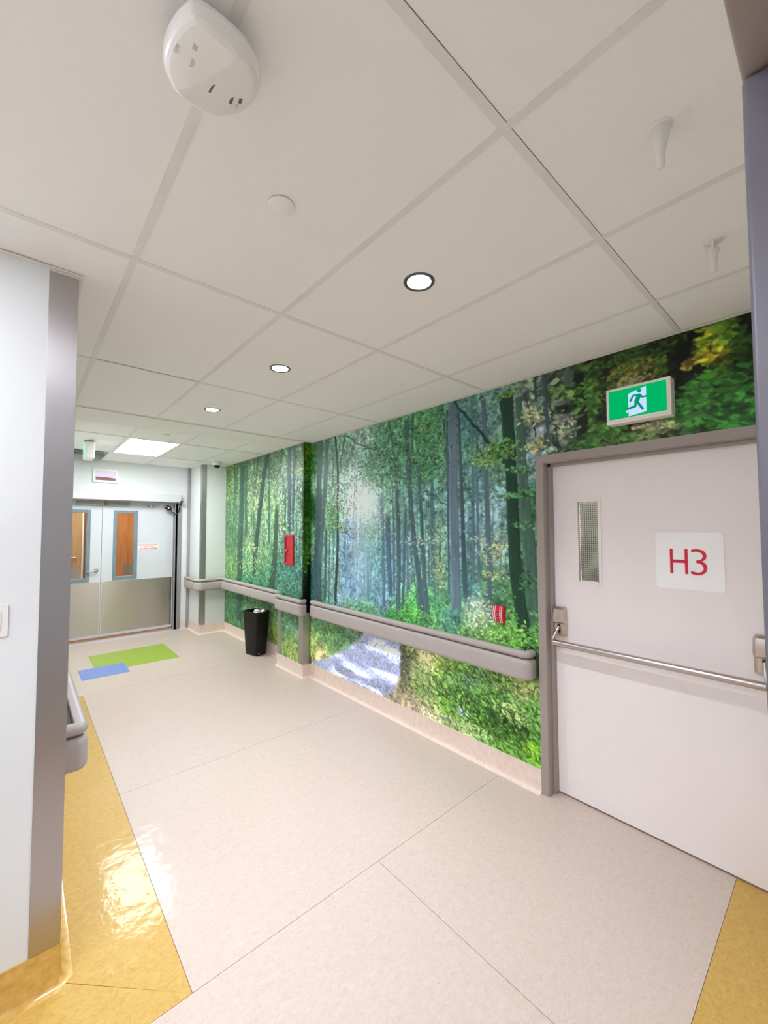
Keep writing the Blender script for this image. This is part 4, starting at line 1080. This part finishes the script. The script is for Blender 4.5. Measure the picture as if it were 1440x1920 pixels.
# handset on a cord
t = thing('intercom_handset', 'black oval handset hanging from a cord at the right door jamb', 'handset', (1.93, 7.70, 2.05))
b = MB(); b.lathe([(0, -.018), (.035, -.016), (.048, -.006), (.050, .004), (.040, .014), (0, .018)], (0, 0, 0), 28)
hx, hz = 1.868, 2.085
bmesh.ops.transform(b.bm, matrix=Matrix.Translation((hx, 7.68, hz)) @ Matrix.Rotation(math.radians(30), 4, 'Y') @ Matrix.Diagonal((1.25, 1, .78, 1)) @ Matrix.Rotation(math.radians(90), 4, 'X'), verts=b.bm.verts)
hd = b.build('handset_body', M_black, t, 50)
MB().cyl((hx + .005, 7.660, hz - .002), (hx + .005, 7.6585, hz - .002), .011).build('handset_lens', M_whitegloss, t)
MB().tube([(hx + .045, 7.68, hz - .028), (hx + .065, 7.68, hz - .065), (hx + .10, 7.682, hz - .095), (hx + .135, 7.684, hz - .105), (hx + .165, 7.684, hz - .07), (hx + .182, 7.68, hz + .0), (hx + .186, 7.675, hz + .06)], .0085, 10).build('cord', M_black, t, 60)
b = MB().cyl((2.055, 7.56, 2.195), (2.055, 7.5995, 2.195), .016); b.tube([(hx + .186, 7.675, hz + .058), (2.056, 7.62, hz + .075), (2.056, 7.58, 2.175), (2.055, 7.57, 2.195)], .0085, 10); b.build('cord_anchor', M_black, t, 50)

# wood lined lobby behind the doors
d4 = setting('door_4', (1.1, 9.9, 0))
MB().box(.15, 2.4, 9.97, 10.05, 0, 2.60).build('lobby_panel', M_wood, d4)
MB().box(.15, .885, 9.90, 9.945, .01, 2.2).build('door_leaf', M_wood2, d4)
MB().box(.887, .915, 9.89, 9.95, 0, 2.2).build('door_frame', M_white, d4)
lf = MB().box(.95, 2.38, 9.90, 9.945, .01, 2.2).build('door_leaf', M_wood, d4)
MB().box(1.60, 2.36, 9.897, 9.90, .05, 1.00).build('kick_plate', M_steelh, lf)
MB().box(.17, .87, 9.897, 9.90, .05, .98).build('kick_plate', M_steelh, d4)
b = MB(); b.cyl((.80, 9.90, 1.18), (.80, 9.85, 1.18), .022); b.tube([(.80, 9.85, 1.18), (.74, 9.845, 1.18), (.64, 9.85, 1.178)], .011); b.build('lever_handle', M_chrome, d4, 40)

# ------------------------------------------------------------------ exit sign over the fire door
t = thing('exit_sign', 'lit green running man exit sign in a cream box above the fire door', 'exit sign', (2.535, .735, 2.30))
b = MB(); x0, x1 = 2.508, WR - .0017
b.prism(rrect(.578, .891, 2.299, 2.501, .006), 0, x0, x1); b.build('sign_casing', M_cream, t, 40)
b = MB(); x2 = 2.500
for q in ((.578, .891, 2.299, 2.325), (.578, .891, 2.488, 2.501), (.578, .598, 2.325, 2.488), (.878, .891, 2.325, 2.488)): b.box(x2, x0, q[0], q[1], q[2], q[3], .002)
b.build('sign_bezel', M_cream, t)
pn = MB().box(x0 - .003, x0 - .0002, .598, .878, 2.325, 2.488).build('lit_panel', M_exitgreen, t)
yA = lambda u: .878 - .280 * u            # u: 0..1 left to right, v: 0..1 upward
zA = lambda v: 2.325 + .163 * v
MB().prism([(yA(.355), zA(.03)), (yA(.355), zA(.80)), (yA(.665), zA(.94)), (yA(.665), zA(.10))], 0, x0 - .0042, x0 - .0031).build('door_pictogram', M_exitwhite, pn)
MB().prism([(yA(.355), zA(.19)), (yA(.31), zA(.15)), (yA(.305), zA(.22)), (yA(.36), zA(.30))], 0, x0 - .0042, x0 - .0031).build('foot_outline', M_exitwhite, pn)
b = MB()
def limb(pts, w):
    for (u0, v0), (u1, v1) in zip(pts[:-1], pts[1:]):
        p, q = Vector((yA(u0), zA(v0))), Vector((yA(u1), zA(v1))); d = (q - p).normalized() * .0; n = Vector((-(q - p).y, (q - p).x)).normalized() * w
        b.prism([(p + n)[:], (q + n)[:], (q - n)[:], (p - n)[:]], 0, x0 - .0052, x0 - .0043)
        b.cyl((x0 - .0052, q.x, q.y), (x0 - .0043, q.x, q.y), w, n=14); b.cyl((x0 - .0052, p.x, p.y), (x0 - .0043, p.x, p.y), w, n=14)
b.cyl((x0 - .0052, yA(.55), zA(.83)), (x0 - .0043, yA(.55), zA(.83)), .0105, n=24)
limb([(.545, .665), (.50, .49)], .0115)
limb([(.535, .70), (.44, .70), (.395, .545)], .0052)
limb([(.555, .69), (.60, .60), (.665, .60)], .0050)
limb([(.49, .49), (.475, .33), (.34, .285)], .0064)
limb([(.505, .48), (.56, .33), (.60, .20)], .0064)
b.build('running_figure', M_exitfigure, pn)

# ------------------------------------------------------------------ extinguisher cabinet and pull station
t = thing('fire_cabinet', 'narrow red fire cabinet on the mural pilaster above the bin', 'fire cabinet', (WP, 4.545, 1.277))
x1 = WP - .0018
y0, y1, z0, z1 = 4.432, 4.655, 1.277, 1.643
b = MB(); x0 = x1 - .016; f = .020
for q in ((y0, y0 + f, z0, z1), (y1 - f, y1, z0, z1), (y0 + f, y1 - f, z0, z0 + f), (y0 + f, y1 - f, z1 - f, z1)): b.box(x0, x1, q[0], q[1], q[2], q[3], .002)
b.build('cabinet_frame', M_red, t)
MB().box(x0 + .006, x1, y0 + f, y1 - f, z0 + f, z1 - f).build('cabinet_door', M_red, t)
MB().box(x0 + .002, x0 + .007, y1 - f - .022, y1 - f - .004, z0 + .03, z1 - .03).build('hinge_strip', M_darkred, t)
b = MB().box(x0 - .010, x0 + .006, 4.585, 4.605, 1.43, 1.465, .003); b.box(x0 - .012, x0 - .006, 4.565, 4.600, 1.455, 1.466, .002); b.build('latch', M_pink, t)

t = thing('fire_alarm_pull_station', 'small red and white striped fire alarm pull station on the mural near the fire door', 'fire alarm', (WR, 1.652, 1.045))
def bow(y0, y1, d, z0=1.049, z1=1.164, n=10):
    """front bowed out in height, over y0..y1"""
    q = bmesh.new(); R = []
    for k in range(n + 1):
        s = k / n; z = z0 + (z1 - z0) * s; dd = d + .014 * math.sin(math.pi * s)
        R.append([q.verts.new((WR - .002, y0, z)), q.verts.new((WR - .002 - dd, y0, z)), q.verts.new((WR - .002 - dd, y1, z)), q.verts.new((WR - .002, y1, z))])
    for A, B in zip(R[:-1], R[1:]):
        for i in range(4): q.faces.new((A[i], A[(i + 1) % 4], B[(i + 1) % 4], B[i]))
    q.faces.new(R[0][::-1]); q.faces.new(R[-1]); bmesh.ops.recalc_face_normals(q, faces=q.faces); return q
b = MB().take(bow(1.610, 1.694, .026)); b.build('station_body', M_red, t, 30)
for ya, yb in ((1.685, 1.6895), (1.671, 1.6755), (1.632, 1.6365), (1.620, 1.6245)):
    MB().take(bow(ya, yb, .0275)).build('white_stripe', M_white, t, 30)
MB().take(bow(1.643, 1.665, .030, 1.072, 1.138, 6)).build('pull_handle', M_darkred, t, 30)
b = MB()
for i in range(3): b.box(WR - .049, WR - .0455, 1.646, 1.662, 1.083 + .014 * i, 1.087 + .014 * i)
b.build('handle_print', M_pink, t)

# ------------------------------------------------------------------ ceiling fittings
Z = 2.745
t = thing('wireless_access_point', 'large rounded white device hanging under the ceiling at top left', 'wireless access point', (.285, .855, 2.64))
outl = [(.208, .777), (.193, .818), (.188, .866), (.194, .900), (.217, .926), (.259, .943), (.308, .940), (.343, .914), (.365, .874), (.369, .832), (.357, .798), (.333, .774), (.297, .763), (.248, .762), (.224, .766)]
P = np.array(outl); cen = P.mean(0)
def spline(P, n=5):
    o = []
    N_ = len(P)
    for i in range(N_):
        p0, p1, p2, p3 = P[i - 1], P[i], P[(i + 1) % N_], P[(i + 2) % N_]
        for k in range(n):
            s = k / n; o.append(.5 * ((2 * p1) + (-p0 + p2) * s + (2 * p0 - 5 * p1 + 4 * p2 - p3) * s * s + (-p0 + 3 * p1 - 3 * p2 + p3) * s ** 3))
    return np.array(o)
S_ = spline(P)
ra, rb = np.array((.300, .768)), np.array((.236, .902))     # crease across the cover
nrm = np.array(((rb - ra)[1], -(rb - ra)[0])); nrm /= np.linalg.norm(nrm)
def crease(p):
    d = (p - (ra + rb) / 2) @ nrm
    return .016 * abs(d) / .09
q = bmesh.new(); R = []
for sc, z in ((.80, 2.708), (.94, 2.704), (1.0, 2.690), (1.0, 2.678), (.99, 2.665), (.97, 2.656), (.93, 2.650), (.86, 2.6465), (.76, 2.6445), (.64, 2.6435), (.5, 2.643), (.36, 2.643), (.22, 2.643), (.1, 2.643)):
    ring = []
    for p in S_:
        w = cen + (p - cen) * sc
        ring.append(q.verts.new((w[0], w[1], z + (crease(w) * min(1, (2.69 - z) / .04) if z < 2.68 else 0))))
    R.append(ring)
n = len(S_)
for A, B in zip(R[:-1], R[1:]):
    for k in range(n): q.faces.new((A[k], A[(k + 1) % n], B[(k + 1) % n], B[k]))
cv = q.verts.new((cen[0], cen[1], 2.643 + crease(cen)))
for k in range(n): q.faces.new((R[-1][k], R[-1][(k + 1) % n], cv))
q.faces.new(R[0][::-1]); bmesh.ops.recalc_face_normals(q, faces=q.faces)
MB().take(q).build('cover', M_whitegloss, t, 9)
MB().box(.23, .33, .80, .90, 2.706, Z - .005, .004).build('mounting_bracket', M_bumper, t)
def mark(p, w, h, ang, m, name):
    z = 2.6425 + crease(np.array(p))
    b = MB().box(-w / 2, w / 2, -h / 2, h / 2, -.0002, .003)
    bmesh.ops.transform(b.bm, matrix=Matrix.Translation((p[0], p[1], z)) @ Matrix.Rotation(math.radians(ang), 4, 'Z'), verts=b.bm.verts)
    b.build(name, m, t)
mark((.279, .862), .004, .024, 4, M_slot, 'status_slot')
mark((.322, .866), .006, .018, -6, M_slot, 'label_mark'); mark((.338, .856), .006, .013, -6, M_slot, 'label_mark'); mark((.337, .874),   .006, .008, -6, M_print, 'label_mark')
mark((.230, .812), .008, .010, 0, M_print, 'logo_mark'); mark((.234, .842), .007, .016, 0, M_print, 'logo_mark'); mark((.203, .840), .005, .013, 10, M_printg, 'logo_mark')

b = MB().lathe([(0, -.008), (.038, -.008), (.0400, -.0065), (.0400, -.004), (.030, -.004), (.030, .004), (0, .004)], (.593, 1.157, Z - .002), 40)
tag(b.build('sprinkler_cover', M_tile, None, 40), 'flat round white sprinkler cover plate in the tile near the white device', 'sprinkler')
b = MB().lathe([(0, -.008), (.038, -.008), (.0400, -.0065), (.0400, -.004), (.030, -.004), (.030, .004), (0, .004)], (1.223, 5.16, ZF - .002), 40)
tag(b.build('sprinkler_cover', M_tile, None, 40), 'small round cover plate in the far ceiling in front of the bright panel light', 'sprinkler')
def pendant(x, y, label, arms):
    t = thing('ceiling_sprinkler', label, 'sprinkler', (x, y, 2.60), 'white tapered fittings hanging from the ceiling tiles')
    MB().lathe([(0, 0), (.030, 0), (.030, -.004), (.022, -.009), (0, -.009)], (x, y, Z), 28).build('escutcheon', M_white, t, 40)
    if arms:
        b = MB()
        for s in (-1, 1): b.box(x + s * .013 - .003, x + s * .013 + .003, y - .004, y + .004, 2.712, 2.738)
        b.cyl((x, y, 2.71), (x, y, 2.738), .003); b.build('frame_arms', M_white, t)
        MB().lathe([(0, .0), (.016, 0), (.018, -.004), (.012, -.030), (.0095, -.050), (.009, -.078), (.006, -.084), (0, -.085)], (x, y, 2.712), 24).build('tapered_body', M_white, t, 40)
    else:
        MB().lathe([(0, .0), (.020, 0), (.022, -.010), (.019, -.030), (.013, -.050), (.010, -.075), (.0095, -.098), (.006, -.103), (0, -.104)], (x, y, 2.737), 24).build('tapered_body', M_white, t, 40)
pendant(1.208, .285, 'larger white tapered fitting hanging from a ceiling tile above the exit sign', False)
pendant(1.838, .283, 'smaller white tapered fitting with open frame, hanging closest to the right door jamb', True)

t = thing('dome_camera', 'small white dome camera on the ceiling in front of the white pillar', 'security camera', (2.335, 6.70, 2.70))
MB().lathe([(0, 0), (.068, 0), (.070, -.006), (.070, -.048), (.064, -.056), (.048, -.058), (0, -.058)], (2.335, 6.70, ZF - .001), 36).build('camera_body', M_white, t, 40)
MB().lathe([(.048, 0), (.046, -.018), (.036, -.036), (.020, -.046), (0, -.049)], (2.335, 6.70, ZF - .058), 32).build('dark_dome', M_black, t, 60)

t = thing('hanging_exit_sign', 'white hanging exit sign seen edge on, by the open ceiling tile', 'exit sign', (.60, 6.1, 2.55))
MB().box(.548, .640, 5.98, 6.22, 2.572, 2.775, .010).build('sign_casing', M_white, t)
MB().box(.5435, .5482, 6.0, 6.20, 2.59, 2.755).build('lit_panel', M_exitfar, t)
MB().lathe([(0, 0), (.055, 0), (.055, -.012), (.020, -.020), (.020, -.03), (0, -.03)], (.60, 6.14, 2.8045), 28).build('ceiling_mount', M_bumper, t, 40)

t = thing('wall_sign', 'white framed wall sign with a dark red band above the double doors', 'sign', (.975, 7.70, 2.455))
b = MB(); X0, X1, Z0_, Z1_ = .806, 1.140, 2.455, 2.664; yb = 7.7195
for q in ((X0, X1, Z0_, Z0_ + .034), (X0, X1, Z1_ - .030, Z1_), (X0, X0 + .034, Z0_ + .034, Z1_ - .030), (X1 - .034, X1, Z0_ + .034, Z1_ - .030)): b.box(q[0], q[1], yb - .035, yb, q[2], q[3], .003)
b.build('sign_frame', M_white, t)
MB().box(X0 + .034, X1 - .034, yb - .022, yb - .012, Z0_ + .034, Z1_ - .030).build('sign_face', M_tape, t)
P_ = [(X0 + .036, Z0_ + .036), (X1 - .036, Z0_ + .036), (X1 - .036, Z0_ + .072), (X1 - .10, Z0_ + .082), (X0 + .13, Z0_ + .088), (X0 + .036, Z0_ + .084)]
MB().prism(P_, 1, yb - .0235, yb - .0221).build('red_band', M_darkred, t)

# ------------------------------------------------------------------ switch on the left wall
t = thing('light_switch', 'white rocker light switch cut by the left photo edge', 'switch', (-.064, 2.035, 1.327))
pl = MB().prism(rrect(-.100, -.028, 1.327, 1.441, .004), 1, 2.0285, 2.0348, .0).build('switch_plate', M_whitegloss, t, 40)
MB().box(-.081, -.047, 2.0245, 2.0288, 1.351, 1.417, .0015).build('rocker', M_whitegloss, t)
for z in (1.336, 1.432): MB().cyl((-.064, 2.0284, z), (-.064, 2.0276, z), .003).build('plate_screw', M_bumper, t)

# ------------------------------------------------------------------ waste bin
bx, by, ba = 2.462, 5.455, math.radians(13)
t = thing('waste_bin', 'tall black rectangular waste bin standing by the mural', 'waste bin', (bx, by, 0))
t.rotation_euler = (0, 0, ba)
def rr_ring(q, hx, hy, r, z): return [q.verts.new((bx + u, by + v, z)) for u, v in rrect(-hx, hx, -hy, hy, r, 4)]
q = bmesh.new()
sec = [(.082, .120, .002), (.086, .124, .012), (.108, .160, .565), (.114, .167, .57), (.116, .169, .585), (.112, .165, .592), (.106, .158, .590), (.104, .155, .57), (.086, .125, .06)]
R = [rr_ring(q, hx, hy, .028, z) for hx, hy, z in sec]
for A, B in zip(R[:-1], R[1:]):
    for k in range(len(A)): q.faces.new((A[k], A[(k + 1) % len(A)], B[(k + 1) % len(A)], B[k]))
q.faces.new(R[0][::-1]); q.faces.new(R[-1]); bmesh.ops.recalc_face_normals(q, faces=q.faces)
MB().take(q).build('bin_body', M_binside, t, 35)
MB().box(bx - .058, bx - .030, by - .1275, by - .1255, .022, .034).build('bin_sticker', M_white, t)
def scrap(name, label, cat, x, y, z, r, m, seed, sq=(1, 1, .6)):
    rg = random.Random(seed); q = bmesh.new(); bmesh.ops.create_icosphere(q, subdivisions=2, radius=r)
    for v in q.verts: v.co = Vector((v.co.x * sq[0], v.co.y * sq[1], v.co.z * sq[2])) * rg.uniform(.72, 1.12)
    b = MB().take(q, Matrix.Translation((x, y, z)))
    tag(b.build(name, m), label, cat, 'rubbish in the black bin')
scrap('crumpled_paper', 'crumpled white paper at the middle of the black bin', 'paper', bx + .0, by - .015, .582, .050, M_paper, 1)
scrap('crumpled_paper', 'white paper scrap in the right front corner of the black bin', 'paper', bx + .062, by - .085, .575, .045, M_paper, 2, (.8, 1, .8))
scrap('crumpled_paper', 'pale paper scrap at the front left of the black bin', 'paper', bx - .035, by - .105, .572, .040, M_paper, 5, (1, .8, .6))
scrap('rubbish_wad', 'grey wad of rubbish at the left of the black bin', 'rubbish', bx - .062, by + .0, .555, .034, M_greypaper, 3)
scrap('rubbish_wad', 'grey wad of rubbish towards the back of the black bin', 'rubbish', bx + .03, by + .085, .555, .042, M_greypaper, 4)
